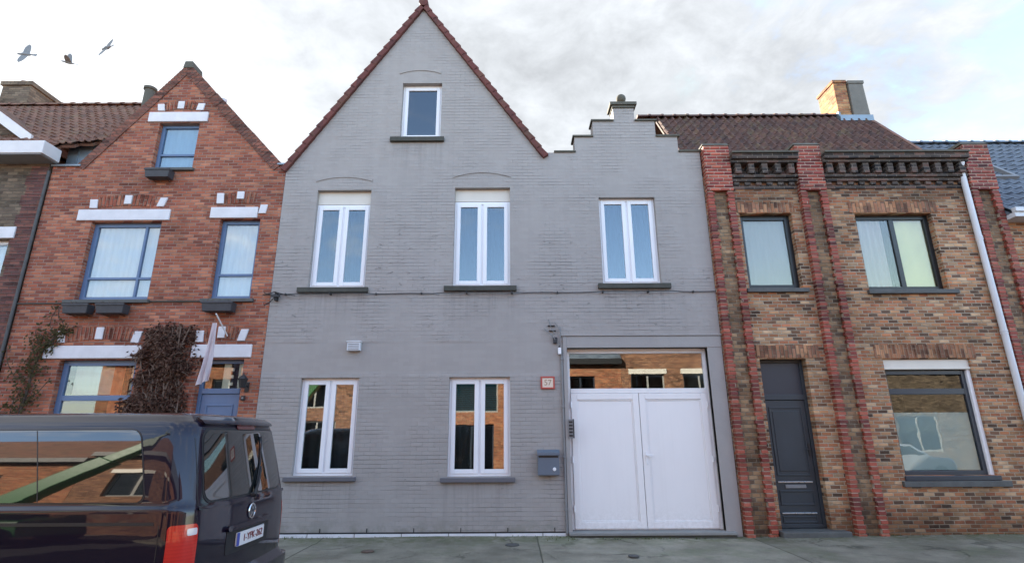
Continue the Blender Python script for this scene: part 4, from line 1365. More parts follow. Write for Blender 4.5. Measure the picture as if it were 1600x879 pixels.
for k in range(150):
    a_ = Vector((random.uniform(-7.3, -6.15), -random.uniform(.1, .3), random.uniform(.6, 3.75)))
    b_ = a_ + Vector((random.uniform(-.16, .16), random.uniform(-.08, .06), random.uniform(-.2, .16)))
    st.tube([a_, (a_ + b_) / 2 + Vector((.01, -.01, .015)), b_], 0.005, 4)
st.build('stem', 'twig', cr, fix=False)

vn = thing('climbing_vine', 'thin straggling vine climbing the bricks at the left end of the red house', 'vine', (-9.4, 0, 0))
st = MB(); lp = []
main = [(-9.35, -.03, -.04), (-9.38, -.04, 1.0), (-9.33, -.04, 1.9), (-9.27, -.04, 2.5), (-9.25, -.04, 3.0), (-9.12, -.04, 3.4), (-8.9, -.04, 3.68), (-8.62, -.04, 3.80)]
st.tube(main, [.03, .028, .026, .024, .02, .018, .012, .006], 6)
for k in range(34):
    i = random.randint(0, 5); t = random.random()
    a = Vector(main[i]).lerp(Vector(main[i + 1]), t)
    p = [a]
    for j in range(random.randint(2, 5)):
        a = a + Vector((random.uniform(-.2, .17), random.uniform(-.02, .015), random.uniform(-.05, .28)))
        a.y = max(-0.14, min(-0.015, a.y)); a.x = max(-9.85, a.x)
        p.append(a); lp += [tuple(a + Vector((random.uniform(-.1, .1), random.uniform(-.04, 0), random.uniform(-.1, .1)))) for _ in range(4)]
    st.tube(p, 0.007, 5)
for k in range(380):
    i = random.randint(0, 6); t = random.random()
    a = Vector(main[i]).lerp(Vector(main[i + 1]), t)
    sp = 0.10 if i > 3 else 0.20
    lp.append((a.x + random.gauss(-.02, sp), a.y - random.uniform(0, .08), a.z + random.gauss(0, .07)))
for k in range(200):
    lp.append((random.gauss(-9.5, 0.2), -random.uniform(.01, .1), random.uniform(.3, 2.5)))
st.build('stem', 'bark', vn, fix=False)
lm = MB(); leaves(lm, [q for q in lp if q[0] > -9.88], 0.06, 0.3); lm.build('foliage', 'vine_leaf', vn, fix=False)

# ================================================================== TAN BRICK HOUSE (right)
th_ = thing('tan_brick_house', 'brown brick house with three red brick pilasters, dark cornice and slate grey door', 'house', (7.0, 0, 0))
TX0, TX1 = 4.105, 10.26
tw = {'u1': (4.79, 5.88, 4.52, 6.15), 'u2': (7.20, 8.81, 4.48, 6.135), 'door': (4.80, 5.70, -0.3, 3.10), 'g': (7.19, 8.875, 0.955, 3.085)}
facade('wall', 'tan_brick', th_, [rect(TX0, TX1, -0.3, 7.0)], list(tw.values()), 0.0, 0.3)
s_ = MB(); s_.box(TX0 + .004, TX0 + 0.28, 0.3, 8.7, -0.3, 7.3); s_.box(TX1 - 0.28, TX1 - 0.004, 0.3, 8.7, -0.3, 7.3); s_.box(TX0 + .004, TX1 - .004, 8.7, 9.0, -0.3, 7.3)
s_.build('side_wall', 'tan_brick', th_)
# roof
troof = pantiles('roof', 'brown_tile', th_, TX0 + 0.02, 10.12, (0.55, 7.30), (3.0, 10.40), cw=0.21, ch=0.33, amp=0.06, step=0.02)
bk = MB(); bk.hexa([(TX0, 3.0, 10.40), (10.12, 3.0, 10.40), (10.12, 8.9, 7.2), (TX0, 8.9, 7.2)], [(TX0, 3.0, 10.28), (10.12, 3.0, 10.28), (10.12, 8.9, 7.1), (TX0, 8.9, 7.1)])
bk.build('back_slope', 'brown_tile', troof)
vg = MB(); vg.hexa([(10.10, 0.5, 7.28), (10.20, 0.5, 7.28), (10.20, 3.0, 10.44), (10.10, 3.0, 10.44)], [(10.10, 0.5, 7.10), (10.20, 0.5, 7.10), (10.20, 3.0, 10.26), (10.10, 3.0, 10.26)])
vg.build('verge', 'old_tile', troof)
ridge(troof, 'brown_tile', 3.6, 9.4, 3.0, 10.40)
ch = MB(); ch.box(9.30, 9.66, 2.85, 3.62, 9.9, 11.42)
ch.box(9.27, 9.67, 2.82, 3.65, 11.42, 11.50)
ch1 = ch.build('chimney', 'stack_brick', troof)
ct = MB(); ct.box(9.36, 9.55, 3.0, 3.3, 11.50, 11.60); ct.build('chimney_cap', 'cap_stone', troof, bevel=0.02)
c2 = MB(); c2.prism([(9.68, 9.9), (10.16, 9.9), (10.12, 11.36), (9.70, 11.36)], 2.80, 3.55)
c2.box(9.68, 10.15, 2.78, 3.57, 11.36, 11.46)
c2.build('chimney', 'stack_render', troof, bevel=0.012, label='grey rendered chimney stack')
fl = MB(); fl.box(9.25, 10.18, 2.74, 2.77, 10.12, 10.30); fl.box(9.24, 9.295, 2.78, 3.6, 10.1, 10.42)
fl.build('chimney_flashing', 'zinc', troof)
# mortar patch on the tiles next to the verge (lichen covered repair)
# cornice: corbelled dark bricks with dentils
PIL = [(4.125, 4.675), (6.085, 6.635), (9.70, 10.255)]
for (a, b) in ((4.675, 6.085), (6.635, 9.70)):
    c = MB()
    c.box(a, b, -0.26, 0.34, 7.30, 7.42)
    c.box(a, b, -0.20, 0.30, 7.235, 7.30)
    c.box(a, b, 0.004, 0.30, 7.0, 7.235)
    n = int(round((b - a) / 0.258))
    for i in range(n):
        xx = a + (i + 0.5) * (b - a) / n
        c.box(xx - 0.062, xx + 0.062, -0.17, 0.004, 7.0, 7.235)
    c.box(a, b, -0.12, 0.30, 6.93, 7.0)
    c.box(a, b, -0.075, 0.006, 6.855, 6.93)
    c.build('cornice', 'black_brick', th_, bevel=0.004)
    n = int(round((b - a) / 0.24))
    c = MB()
    for i in range(n):
        xx = a + (i + 0.5) * (b - a) / n
        c.box(xx - 0.058, xx + 0.058, -0.05, 0.002, 6.78, 6.855)
    c.box(a, b, -0.022, 0.002, 6.70, 6.78)
    c.build('dentil_course', 'black_brick', th_, bevel=0.003)
    g_ = MB(); g_.box(a, b, -0.30, -0.16, 7.42, 7.455)
    g_.build('gutter', 'cap_stone', th_)
for (a, b) in PIL:
    p = MB()
    p.box(a + 0.02, b - 0.02, -0.045, -0.002, -0.1, 6.62)
    pil = p.build('pilaster', 'panel_brick', th_)
    cpb = MB()
    z = 6.62
    k = 0
    while z < 7.66:
        j = 0.006 * (k % 2)
        cpb.box(a + j, b - j, -0.135 - j, 0.30, z + 0.0045, z + 0.0705)
        z += 0.075; k += 1
    cpb.box(a + 0.01, b - 0.01, -0.122, 0.29, 6.62, z - 0.005)
    cpb.build('pilaster_head', 'glazed_red', pil)
    hc = MB(); hc.hexa([(a - .02, -.16, z), (b + .02, -.16, z), (b + .02, .34, z), (a - .02, .34, z)], [(a + .01, -.10, z + .075), (b - .01, -.10, z + .075), (b - .03, .34, z + .12), (a + .03, .34, z + .12)])
    hc.build('pilaster_cap', 'cap_stone', pil, bevel=0.01)
    for s in (0, 1):
        e = MB()
        z = -0.075; k = 0
        while z < 6.55:
            wd = (0.146, 0.122)[k % 2] + random.uniform(-.010, .008)
            pr_ = 0.115 + (0.008 if k % 2 else 0) + random.uniform(-.006, .006)
            x0_, x1_ = (a, a + wd) if s == 0 else (b - wd, b)
            e.box(x0_, x1_, -pr_, -0.002, z + 0.009, z + 0.069)
            z += 0.075; k += 1
        x0_, x1_ = (a + .006, a + .118) if s == 0 else (b - .118, b - .006)
        est = e.build('edge_strip', 'red_strip', pil)
        box('mortar_core', 'pale_mortar', est.parent, x0_, x1_, -0.106, -0.004, -0.09, 6.615)
# soldier courses over the openings
for (a, b, z0, z1) in ((4.74, 5.95, 6.165, 6.40), (7.10, 8.95, 6.15, 6.40), (4.75, 5.98, 3.115, 3.36), (7.05, 9.02, 3.10, 3.36)):
    mb = MB()
    n = int((b - a) / 0.076)
    for i in range(n):
        xx = a + i * (b - a) / n
        j = random.uniform(-0.004, 0.004)
        mb.box(xx + .004, xx + (b - a) / n - .004, -0.012 + j, 0.02, z0 + .002, z1 + j)
    mb.box(a + .002, b - .002, -0.004, 0.02, z0 + .006, z1 - .008)
    mb.build('soldier_course', 'tan_soldier', th_)
lattice_window(th_, *tw['u1'], 'black_frame', y=0.13, t=0.105, glass='glass_warm', curt=[(4.86, 5.80, 4.58, 6.08, 'curtain_pale', {'wave': 0.004}, 0.08)], sill=(4.72, 5.965, 4.43, 4.51))  # black frame thickened to stand in for the shadow in the reveal
lattice_window(th_, *tw['u2'], 'black_frame', y=0.13, t=0.095, mull=(8.03,), bar=0.10, glass='glass_warm',  # frame widened in black here too, as reveal shadow
               curt=[(7.26, 7.84, 4.55, 6.07, 'curtain_net', {'wave': .012}, .08), (7.84, 8.0, 4.55, 6.07, 'curtain_grey', {'wave': .02, 'period': .08}, .09), (8.07, 8.74, 4.55, 6.07, 'curtain_yellow', {'wave': .006, 'period': .4}, .08)],
               sill=(7.15, 8.96, 4.385, 4.47))
# ground floor window
a, b, z0, z1 = tw['g']
gwin = lattice_window(th_, a + .004, b - .075, z0, 2.87, 'slate_frame', y=0.10, t=0.075, trans=(2.47,), bar=0.11, glass='glass_frost', sill=(7.10, 9.06, 0.76, 0.86),
                      curt=[(7.27, 8.72, 1.04, 2.08, 'frost_film', {'wave': 0.0}, .05)])
MB().box(a, b, 0.04, 0.26, 2.885, 3.08).box(a, b, 0.02, 0.04, 2.885, 2.93).build('roller_box', 'cream', gwin, bevel=0.006)
MB().box(b - .072, b - .004, 0.05, 0.16, 0.955, 2.88).build('shutter_rail', 'upvc', gwin, bevel=0.004)
MB().box(a - .02, b + .05, -0.03, 0.14, 0.865, 0.95).build('sill_profile', 'slate_frame', gwin, bevel=0.008)
# door
a, b = tw['door'][0], tw['door'][1]
dm = MB(); dy0 = 0.16
frame_bars(dm, a, b, 0.06, 3.10, 0.06, dy0, dy0 + .09)
dm.box(a + .06, b - .06, dy0 - .006, dy0 + .09, 2.33, 2.43)
tdoor = dm.build('front_door', 'slate_door', th_, bevel=0.006)
box('transom_panel', 'slate_frame', tdoor, a + .055, b - .055, dy0 + .03, dy0 + .05, 2.42, 3.05)
lf = MB(); lf.box(a + .064, b - .064, dy0 + .02, dy0 + .07, 0.07, 2.325)
for (za, zb) in ((0.95, 2.20), (0.44, 0.70), (0.14, 0.26)):
    frame_bars(lf, a + .13, b - .13, za, zb, 0.03, dy0 + .006, dy0 + .021)
lf.box(a + .19, b - .19, dy0 + .010, dy0 + .021, 1.03, 2.12)
lf.build('leaf', 'slate_door', tdoor, bevel=0.005)
for zc in (0.83, 0.295):
    MB().box(a + .12, b - .14, dy0 - .004, dy0 + .022, zc, zc + 0.022).build('metal_strip', 'steel', tdoor, bevel=0.003)
MB().box(a + .25, b - .27, dy0 + .002, dy0 + .022, 0.735, 0.795).build('letter_slot', 'conduit', tdoor, bevel=0.004)
hh = MB(); hh.box(b - .13, b - .10, dy0 - .01, dy0 + .02, 1.30, 1.52); hh.tube([(b - .115, dy0, 1.42), (b - .115, dy0 - .05, 1.42), (b - .20, dy0 - .055, 1.42)], .012, 6)
hh.build('handle', 'black_plastic', tdoor)
MB().box(a - .09, b + .22, -0.22, 0.24, -0.12, 0.05).build('doorstep', 'bluestone', th_, bevel=0.015)
pd = MB()
pd.tube([(9.60, -0.14, 7.25), (9.60, -0.08, 7.05), (9.615, -0.07, 6.9), (9.63, -0.07, 0.3)], 0.058, 12)
for zc in (5.55, 5.50, 3.6, 3.55, 1.8):
    pd.lathe([(0.066, 0), (0.066, 0.03)], (9.62, -0.07, zc), 12)
pd.build('downpipe', 'zinc_white', th_, smooth=50)

# ================================================================== BLUE ROOF HOUSE (far right)
bh_ = thing('blue_roof_house', 'brown brick house with blue grey tiled roof at the right edge', 'house', (13.0, 0, 0))
facade('wall', 'tan_brick', bh_, [rect(10.265, 17.0, -0.3, 5.95)], [(12.0, 13.2, 3.6, 5.2), (14.4, 15.6, 3.6, 5.2), (12.0, 14.0, 0.9, 2.5)], 0.03, 0.3)
for hh_ in ((12.0, 13.2, 3.6, 5.2), (14.4, 15.6, 3.6, 5.2), (12.0, 14.0, 0.9, 2.5)):
    lattice_window(bh_, *hh_, 'upvc', y=0.13, glass='glass', sill=(hh_[0] - .08, hh_[1] + .08, hh_[2] - .1, hh_[2] - .005))
MB().box(10.27, 17.0, -0.005, 0.04, 4.25, 4.95).build('brick_band', 'glazed_red', bh_)
MB().box(10.27, 17.0, -0.30, 0.30, 5.93, 6.03).box(10.27, 17.0, -0.34, -0.24, 6.03, 6.12).build('gutter', 'zinc_white', bh_, bevel=0.006)
broof = pantiles('roof', 'blue_tile', bh_, 10.27, 17.0, (-0.22, 6.08), (3.2, 9.62), cw=0.24, ch=0.33, amp=0.03)
ridge(broof, 'blue_tile', 10.22, 17.0, 3.2, 9.63)
s_ = MB(); s_.hexa([(10.2, 3.2, 9.6), (17, 3.2, 9.6), (17, 7.5, 5.6), (10.2, 7.5, 5.6)], [(10.2, 3.2, 9.5), (17, 3.2, 9.5), (17, 7.5, 5.5), (10.2, 7.5, 5.5)])
s_.build('back_slope', 'blue_tile', broof)
MB().box(10.27, 10.5, 0.3, 7.3, -0.3, 5.9).box(10.27, 17, 7.3, 7.5, -0.3, 5.9).box(16.8, 17.0, 0.3, 7.3, -0.3, 5.9).build('side_wall', 'tan_brick', bh_)
sv = MB(); frame_bars(sv, 11.15, 12.0, 0, 1.0, 0.08, -0.06, 0.06); sv.v = [(p[0], 1.1 + p[2] * 0.68 - p[1] * -0.74 - 0.02, 7.47 + p[2] * 0.72 - p[1] * 0.70) for p in sv.v]
skw = sv.build('skylight', 'conduit', broof)
pv_ = MB(); pv_.box(11.2, 11.95, 0.0, 0.012, 0.05, 0.95); pv_.v = [(p[0], 1.1 + p[2] * 0.68 + p[1] * 0.74, 7.47 + p[2] * 0.72 - p[1] * 0.7) for p in pv_.v]

# ================================================================== BROWN BRICK HOUSE (far left)
lh = thing('brown_brick_house', 'dark brown brick house with white eaves and white dormer board at the left edge', 'house', (-13.5, 0, 0))
lw_ = [(-11.6, -10.42, 4.1, 5.66), (-14.2, -13.0, 4.1, 5.66), (-12.6, -11.0, 0.9, 2.6)]
facade('wall', 'brown_brick', lh, [rect(-17.0, -9.985, -0.3, 7.42)], lw_, -0.01, 0.3)
for hh_ in lw_:
    lattice_window(lh, *hh_, 'upvc', y=0.12, t=0.08, glass='glass_clear', curt=[(hh_[0] + .1, hh_[1] - .1, hh_[2] + .1, hh_[3] - .1, 'curtain_white', {'wave': .01}, .08)], sill=(hh_[0] - .08, hh_[1] + .08, hh_[2] - .1, hh_[2] - .005))
    MB().box(hh_[0] - .12, hh_[1] + .10, -0.05, 0.1, hh_[3] + .01, hh_[3] + .26).build('lintel', 'lintel_white', lh, bevel=0.008)
qn = MB()
z = -0.1; k = 0
while z < 7.3:
    wd = 0.42 if (k // 3) % 2 else 0.36
    qn.box(-9.985 - wd, -9.986, -0.022, -0.006, z + .004, z + .071); z += .075; k += 1
qn.build('quoin', 'purple_brick', lh)
MB().box(-17, -9.80, -0.45, 0.0, 7.41, 7.70).build('fascia', 'white_wood', lh, bevel=0.012)
MB().box(-17, -9.83, -0.43, -0.012, 7.385, 7.409).build('soffit', 'conduit', lh)
lroof = pantiles('roof', 'old_tile', lh, -17.0, -9.95, (-0.15, 7.70), (3.1, 10.95), cw=0.22, ch=0.31, amp=0.03)
for (xa_, xb_, yy_) in ((-9.95, -9.63, 0.03), (-9.63, -9.31, 0.13), (-9.31, -8.8, 0.23)):
    pantiles('roof_edge', 'old_tile', lroof, xa_, xb_, (yy_, 7.88 + yy_), (3.1, 10.95), cw=0.16, ch=0.31, amp=0.03)
lroof2 = MB(); lroof2.hexa([(-17, 3.1, 10.95), (-9.93, 3.1, 10.95), (-9.93, 8, 6.8), (-17, 8, 6.8)], [(-17, 3.1, 10.85), (-9.93, 3.1, 10.85), (-9.93, 8, 6.7), (-17, 8, 6.7)])
lroof2.build('back_slope', 'old_tile', lroof)
ridge(lroof, 'old_tile', -17, -8.9, 3.1, 10.96)
lc_ = MB(); lc_.box(-15.35, -14.5, 3.45, 4.45, 9.5, 11.92); lc_.box(-15.40, -14.45, 3.40, 4.50, 11.92, 12.05)
lc_.build('chimney', 'brown_brick', lroof)
lcp = MB()
for yy in (3.7, 4.2):
    lcp.lathe([(0.13, 0), (0.12, 0.10), (0.14, 0.12), (0.12, 0.16)], (-14.95, yy, 12.05), 12)
lcp.build('chimney_pot', 'old_tile', lroof)
dmr = MB(); dmr.prism([(-15.0, 7.75), (-11.1, 7.75), (-11.1, 8.28), (-13.05, 9.62), (-15.0, 8.28)], 0.55, 2.2)
dmw = dmr.build('dormer', 'brown_brick', lh)
bb = MB()
for s in (1, -1):
    c0 = -13.05
    bb.hexa([(c0 + s * 2.13, 0.34, 8.32), (c0, 0.34, 9.82), (c0, 0.34, 9.55), (c0 + s * 2.13, 0.34, 8.07)], [(c0 + s * 2.13, 0.42, 8.32), (c0, 0.42, 9.82), (c0, 0.42, 9.55), (c0 + s * 2.13, 0.42, 8.07)])
bb.build('bargeboard', 'white_wood', dmw)
dr = MB()
for s in (1, -1):
    c0 = -13.05
    dr.hexa([(c0 + s * 2.16, 0.40, 8.32), (c0, 0.40, 9.84), (c0, 2.6, 9.84), (c0 + s * 2.16, 2.6, 8.32)], [(c0 + s * 2.16, 0.40, 8.24), (c0, 0.40, 9.76), (c0, 2.6, 9.76), (c0 + s * 2.16, 2.6, 8.24)])
dr.build('dormer_roof', 'old_tile', dmw)
MB().box(-17, -16.75, 0.3, 8, -0.3, 7.3).box(-17, -9.99, 7.8, 8, -0.3, 7.0).box(-10.27, -9.99, .3, 7.8, -.3, 7.3).build('side_wall', 'brown_brick', lh)

# ================================================================== VAN
VY = -5.03
VX = -0.275


def zmap(z):
    return z - 0.065 if z <= 1.28 else z - 0.065 + 0.085 * (z - 1.28) / 0.56


def lut(t, pts):
    if t <= pts[0][0]:
        return pts[0][1]
    for (a, b), (c, d_) in zip(pts, pts[1:]):
        if t <= c:
            return b + (d_ - b) * (t - a) / (c - a)
    return pts[-1][1]


VW = [(0.08, .86), (0.2, .91), (0.4, .945), (0.9, .955), (1.05, .955), (1.17, .95), (1.225, .948), *[(1.26 + .03 * i, .930 - .14 * .03 * i - .181 * (.03 * i) ** 2) for i in range(17)], (1.80, .793), (1.835, .750)]
VR = [(0.08, -2.16), (.2, -2.12), (.35, -2.10), (.60, -2.10), (.66, -2.15), (1.0, -2.155), (1.2, -2.17), (1.26, -2.185), (1.74, -2.30), (1.80, -2.33), (1.835, -2.385)]
VF = [(0.08, -6.90), (.3, -7.02), (.7, -7.0), (.95, -6.9), (1.06, -6.65), (1.12, -6.35), (1.25, -6.15), (1.74, -5.55), (1.80, -5.45), (1.835, -5.35)]
RC, FC = 0.17, 0.40


def vp(s, z, off=0.0):
    """point on the van skin: s = metres from the rear centre line, + towards the street side (-Y)"""
    def raw(s, z):
        wd, xr, xf = lut(z, VW), lut(z, VR), lut(z, VF)
        sg = 1 if s >= 0 else -1
        t = abs(s)
        l1 = wd - RC; l2 = l1 + RC * math.pi / 2; l3 = l2 + (xr - RC) - (xf + FC)
        l4 = l3 + FC * math.pi / 2
        if t <= l1:
            x, y = xr, t
        elif t <= l2:
            a = (t - l1) / RC
            x, y = xr - RC + RC * math.cos(a), l1 + RC * math.sin(a)
        elif t <= l3:
            x, y = xr - RC - (t - l2), wd
        elif t <= l4:
            a = (t - l3) / FC
            x, y = xf + FC - FC * math.sin(a), wd - FC + FC * math.cos(a)
        else:
            x, y = xf, wd - FC - (t - l4)
        x -= 0.07 * (min(1, y / wd) ** 2) * (1 if x > -4 else 0)
        return Vector((x + VX, VY - sg * y, zmap(z)))
    p = raw(s, z)
    if off:
        e = 0.004
        ds = raw(s + e, z) - raw(s - e, z); dzv = raw(s, z + e) - raw(s, z - e)
        nr = ds.cross(dzv).normalized()
        c = Vector((-4.5 + VX, VY, zmap(z)))
        if nr.dot(p - c) < 0:
            nr = -nr
        p = p + nr * off
    return p


def total_s(z):
    wd, xr, xf = lut(z, VW), lut(z, VR), lut(z, VF)
    return (wd - RC) + RC * math.pi / 2 + (xr - RC) - (xf + FC) + FC * math.pi / 2 + wd - FC


van = thing('parked_van', 'dark aubergine passenger van parked at the kerb, cut off by the left edge', 'van', (-4.6 + VX, VY, -0.14))
zs_ = [0.08, .14, .2, .28, .35, .45, .58, .60, .63, .66, .75, .85, .95, 1.05, 1.12, 1.17, 1.20, 1.225, 1.243, 1.26, 1.30, 1.35, 1.40, 1.45, 1.50, 1.55, 1.60, 1.65, 1.70, 1.74, 1.77, 1.80, 1.82, 1.835]
NS = 110
body = MB()
vs = []
fracs = []
# denser samples on the rear and its corners
for i in range(NS + 1):
    fracs.append(i / NS)
for z in zs_:
    T = total_s(z)
    wd = lut(z, VW)
    l1 = wd - RC; l2 = l1 + RC * math.pi / 2; l3 = l2 + (lut(z, VR) - RC) - (lut(z, VF) + FC); l4 = l3 + FC * math.pi / 2
    ss = [l1 * i / 8 for i in range(8)] + [l1 + (l2 - l1) * i / 8 for i in range(8)] + [l2 + (l3 - l2) * i / 24 for i in range(24)] + [l3 + (l4 - l3) * i / 8 for i in range(8)] + [l4 + (T - l4) * i / 6 for i in range(6)]
    ring = [vp(s, z) for s in ss] + [vp(T - 1e-6, z)] + [vp(-s, z) for s in reversed(ss[1:])]
    vs.append(ring)
nr = len(vs[0])
last = vs[-1]
cen = Vector((-3.9 + VX, VY, 0))
for (k, zz) in ((0.975, 1.873), (0.93, 1.888), (0.80, 1.902), (0.5, 1.913), (0.2, 1.916)):
    vs.append([Vector((cen.x + (p.x - cen.x) * (1 - (1 - k) * .5), VY + (p.y - VY) * k, zz)) for p in last])
flat = [p for r in vs for p in r]
fs = []
for j in range(len(vs) - 1):
    for i in range(nr):
        fs.append((j * nr + i, j * nr + (i + 1) % nr, (j + 1) * nr + (i + 1) % nr, (j + 1) * nr + i))
fs.append(tuple((len(vs) - 1) * nr + i for i in range(nr)))
fs.append(tuple(reversed(range(nr))))
body.add(flat, fs)
vbody = body.build('body', 'van_paint', van, smooth=38)


def patch(name, mat, parent, s0, s1, z0, z1, rad=0.05, off=0.005, nu=16, slant0=0.0, slant1=0.0, thick=0.006, label=None):
    """skin panel following the van body, with rounded corners; slant moves the ends along s as z rises"""
    zz = [z0 + rad * (1 - math.cos(R(90 * i / 6))) for i in range(7)] + [z0 + rad + (z1 - z0 - 2 * rad) * i / 10 for i in range(1, 10)] + [z1 - rad * (1 - math.cos(R(90 * i / 6))) for i in range(6, -1, -1)]
    mb = MB()
    top, bot = [], []
    for z in zz:
        dv = min(z - z0, z1 - z)
        ins = rad - math.sqrt(max(0, rad * rad - (rad - dv) ** 2)) if dv < rad else 0
        a = s0 + slant0 * (z - z0) + ins; b = s1 + slant1 * (z - z0) - ins
        for i in range(nu + 1):
            s = a + (b - a) * i / nu
            top.append(vp(s, z, off)); bot.append(vp(s, z, off - thick))
    n = nu + 1
    m = len(top)
    fs = []
    for j in range(len(zz) - 1):
        for i in range(nu):
            k = j * n + i
            fs.append((k, k + 1, k + n + 1, k + n)); fs.append((m + k, m + k + n, m + k + n + 1, m + k + 1))
    rim = [i for i in range(n)] + [j * n + nu for j in range(1, len(zz))] + [(len(zz) - 1) * n + i for i in range(nu - 1, -1, -1)] + [j * n for j in range(len(zz) - 2, 0, -1)]
    for i in range(len(rim)):
        p_, q_ = rim[i], rim[(i + 1) % len(rim)]
        fs.append((p_, q_, q_ + m, p_ + m))
    mb.add(top + bot, fs)
    return mb.build(name, mat, parent, smooth=40, label=label)


L1 = .95 - RC
SIDE0 = L1 + RC * math.pi / 2
# side windows: street side (positive s) and pavement side
for sg in (1, -1):
    for (a, b) in ((1.17, 3.05),):
        s0, s1 = (a, b) if sg > 0 else (-b, -a)
        k0 = 0.0
        patch('window_seal', 'black_plastic', vbody, s0 - .009, s1 + .009, 1.272, 1.758, 0.065, 0.004, slant0=(-0.05 if sg > 0 and a < 1.5 else 0), slant1=(0.05 if sg < 0 and a < 1.5 else 0))
        patch('side_window', 'privacy_glass', vbody, s0, s1, 1.282, 1.748, 0.06, 0.007, nu=30, slant0=(-0.05 if sg > 0 and a < 1.5 else 0), slant1=(0.05 if sg < 0 and a < 1.5 else 0))
    s0, s1 = (3.16, 3.95) if sg > 0 else (-3.95, -3.16)
    patch('side_window', 'privacy_glass', vbody, s0, s1, 1.282, 1.735, 0.06, 0.006, slant1=(-.5 if sg > 0 else 0), slant0=(.5 if sg < 0 else 0))
    s0, s1 = (1.985, 1.993) if sg > 0 else (-1.993, -1.985)
    patch('window_divider', 'black_plastic', vbody, s0, s1, 1.285, 1.745, 0.002, 0.0085, nu=2)
    # sliding door rail, swage line
    s0, s1 = (1.10, 2.35) if sg > 0 else (-2.35, -1.10)
    patch('door_rail', 'black_plastic', vbody, s0, s1, 1.118, 1.142, 0.008, 0.003)
# panel seams around the tailgate
for sg in (1, -1):
    e = 0.845 * sg
    a, b = (e - .004, e + .004)
    patch('tailgate_seam', 'black_plastic', vbody, a, b, 0.68, 1.80, 0.002, 0.0015, nu=2, slant0=-0.10 * sg, slant1=-0.10 * sg)
patch('fuel_flap_seam', 'black_plastic', vbody, 1.06, 1.066, 0.7, 1.12, 0.002, 0.0015, nu=2)
# tailgate glass and details
patch('window_seal', 'black_plastic', vbody, -.735, .735, 1.245, 1.765, 0.10, 0.003, nu=24, slant0=.10, slant1=-.10)
patch('rear_window', 'privacy_glass', vbody, -.715, .715, 1.262, 1.748, 0.09, 0.007, nu=24, slant0=.10, slant1=-.10)
patch('brake_light', 'lamp_dim', vbody, -.17, .17, 1.755, 1.785, 0.012, 0.012)
patch('spoiler', 'van_paint', vbody, -.66, .66, 1.785, 1.83, 0.018, 0.03, nu=24, thick=0.05)
patch('trim_bar', 'van_paint', vbody, -.80, .80, 1.205, 1.232, 0.012, 0.016, nu=24, thick=0.03)
patch('bumper', 'van_paint', vbody, -1.1, 1.1, 0.26, 0.60, 0.07, 0.035, nu=40, thick=0.06)
patch('plate_recess', 'black_plastic', vbody, -.40, .40, 0.80, 1.005, 0.03, 0.004, nu=12)
patch('handle_bar', 'van_paint', vbody, -.42, .42, 0.985, 1.03, 0.02, 0.030, nu=14, thick=0.04)
# tail lamps wrap round the corners
for sg in (1, -1):
    s0, s1 = (0.79, 1.0) if sg > 0 else (-1.045, -0.87)
    lamp = patch('tail_lamp', 'lamp_red', vbody, s0, s1, 0.66, 1.115, 0.035, 0.008, nu=18, thick=0.02)
    a, b = (0.79, .89) if sg > 0 else (-.97, -.87)
    patch('reverse_light', 'lamp_clear', lamp, a + .012, b - .012, 1.035, 1.085, 0.012, 0.013, nu=8)
    patch('indicator', 'lamp_clear', lamp, a + .012, b - .012, 0.70, 0.76, 0.012, 0.013, nu=8)
# number plate
z0p, z1p = 0.845, 0.957
pl_ = patch('number_plate', 'rear_plate', vbody, -.26, .26, z0p, z1p, 0.012, 0.020, nu=6, thick=0.012)
patch('blue_band', 'eu_blue', pl_, .215, .258, z0p + .003, z1p - .003, 0.006, 0.0225, nu=3, thick=0.004)
rot_rear = Matrix(((0, 0, 1), (1, 0, 0), (0, 1, 0)))     # text faces +X, reads along +Y
text_mesh('plate_text', '1-YPK-262', 0.085, 'plate_red', pl_, (vp(0, 0.9, 0.022).x + .001, VY + 0.03, zmap(0.9)), rot_rear)
# round chrome badge with V over W
zb = 1.105
pb = vp(0, zb, 0.004)
zb = zmap(zb)
bd = thing_parent = vbody
bg_ = MB(); bg_.lathe([(0.068, 0), (0.070, 0.006), (0.064, 0.012), (0.054, 0.012), (0.052, 0.007)], (pb.x, VY, zb), 28, 'x')
badge = bg_.build('badge', 'chrome', vbody, smooth=40)
bk_ = MB(); bk_.lathe([(0.0525, 0.0), (0.0525, 0.0085)], (pb.x, VY, zb), 28, 'x'); bk_.build('badge_field', 'black_plastic', badge)
vwm = MB()


def stroke(p, q_, wd=0.009):
    a, b = Vector((0, p[0], p[1])), Vector((0, q_[0], q_[1]))
    u = (b - a).normalized(); nn = Vector((0, -u.z, u.y)) * wd / 2
    X_ = pb.x
    A = [a - nn, b - nn, b + nn, a + nn]
    vwm.hexa([(X_ + .006, VY + t.y, zb + t.z) for t in A], [(X_ + .013, VY + t.y, zb + t.z) for t in A])


for p, q_ in (((-.022, .048), (0, .006)), ((0, .006), (.022, .048)), ((-.046, .022), (-.022, -.044)), ((-.022, -.044), (0, -.004)), ((0, -.004), (.022, -.044)), ((.022, -.044), (.046, .022))):
    stroke(p, q_)
vwm.build('badge_letters', 'chrome', badge)
# wiper
wp = MB()
p0 = vp(0, 1.235, .03); p1 = vp(-.20, 1.45, .03); p2 = vp(-.33, 1.66, .02)
wp.tube([vp(0, 1.235, .005), p0, vp(-.10, 1.33, .035), p1], [.028, .022, .012, .008], 8)
wp.build('wiper_arm', 'black_plastic', vbody, smooth=40)
wb = MB(); wb.tube([vp(-.10, 1.32, .016), vp(-.22, 1.49, .016), vp(-.30, 1.70, .016)], .008, 6)
wb.build('wiper_blade', 'black_plastic', vbody)
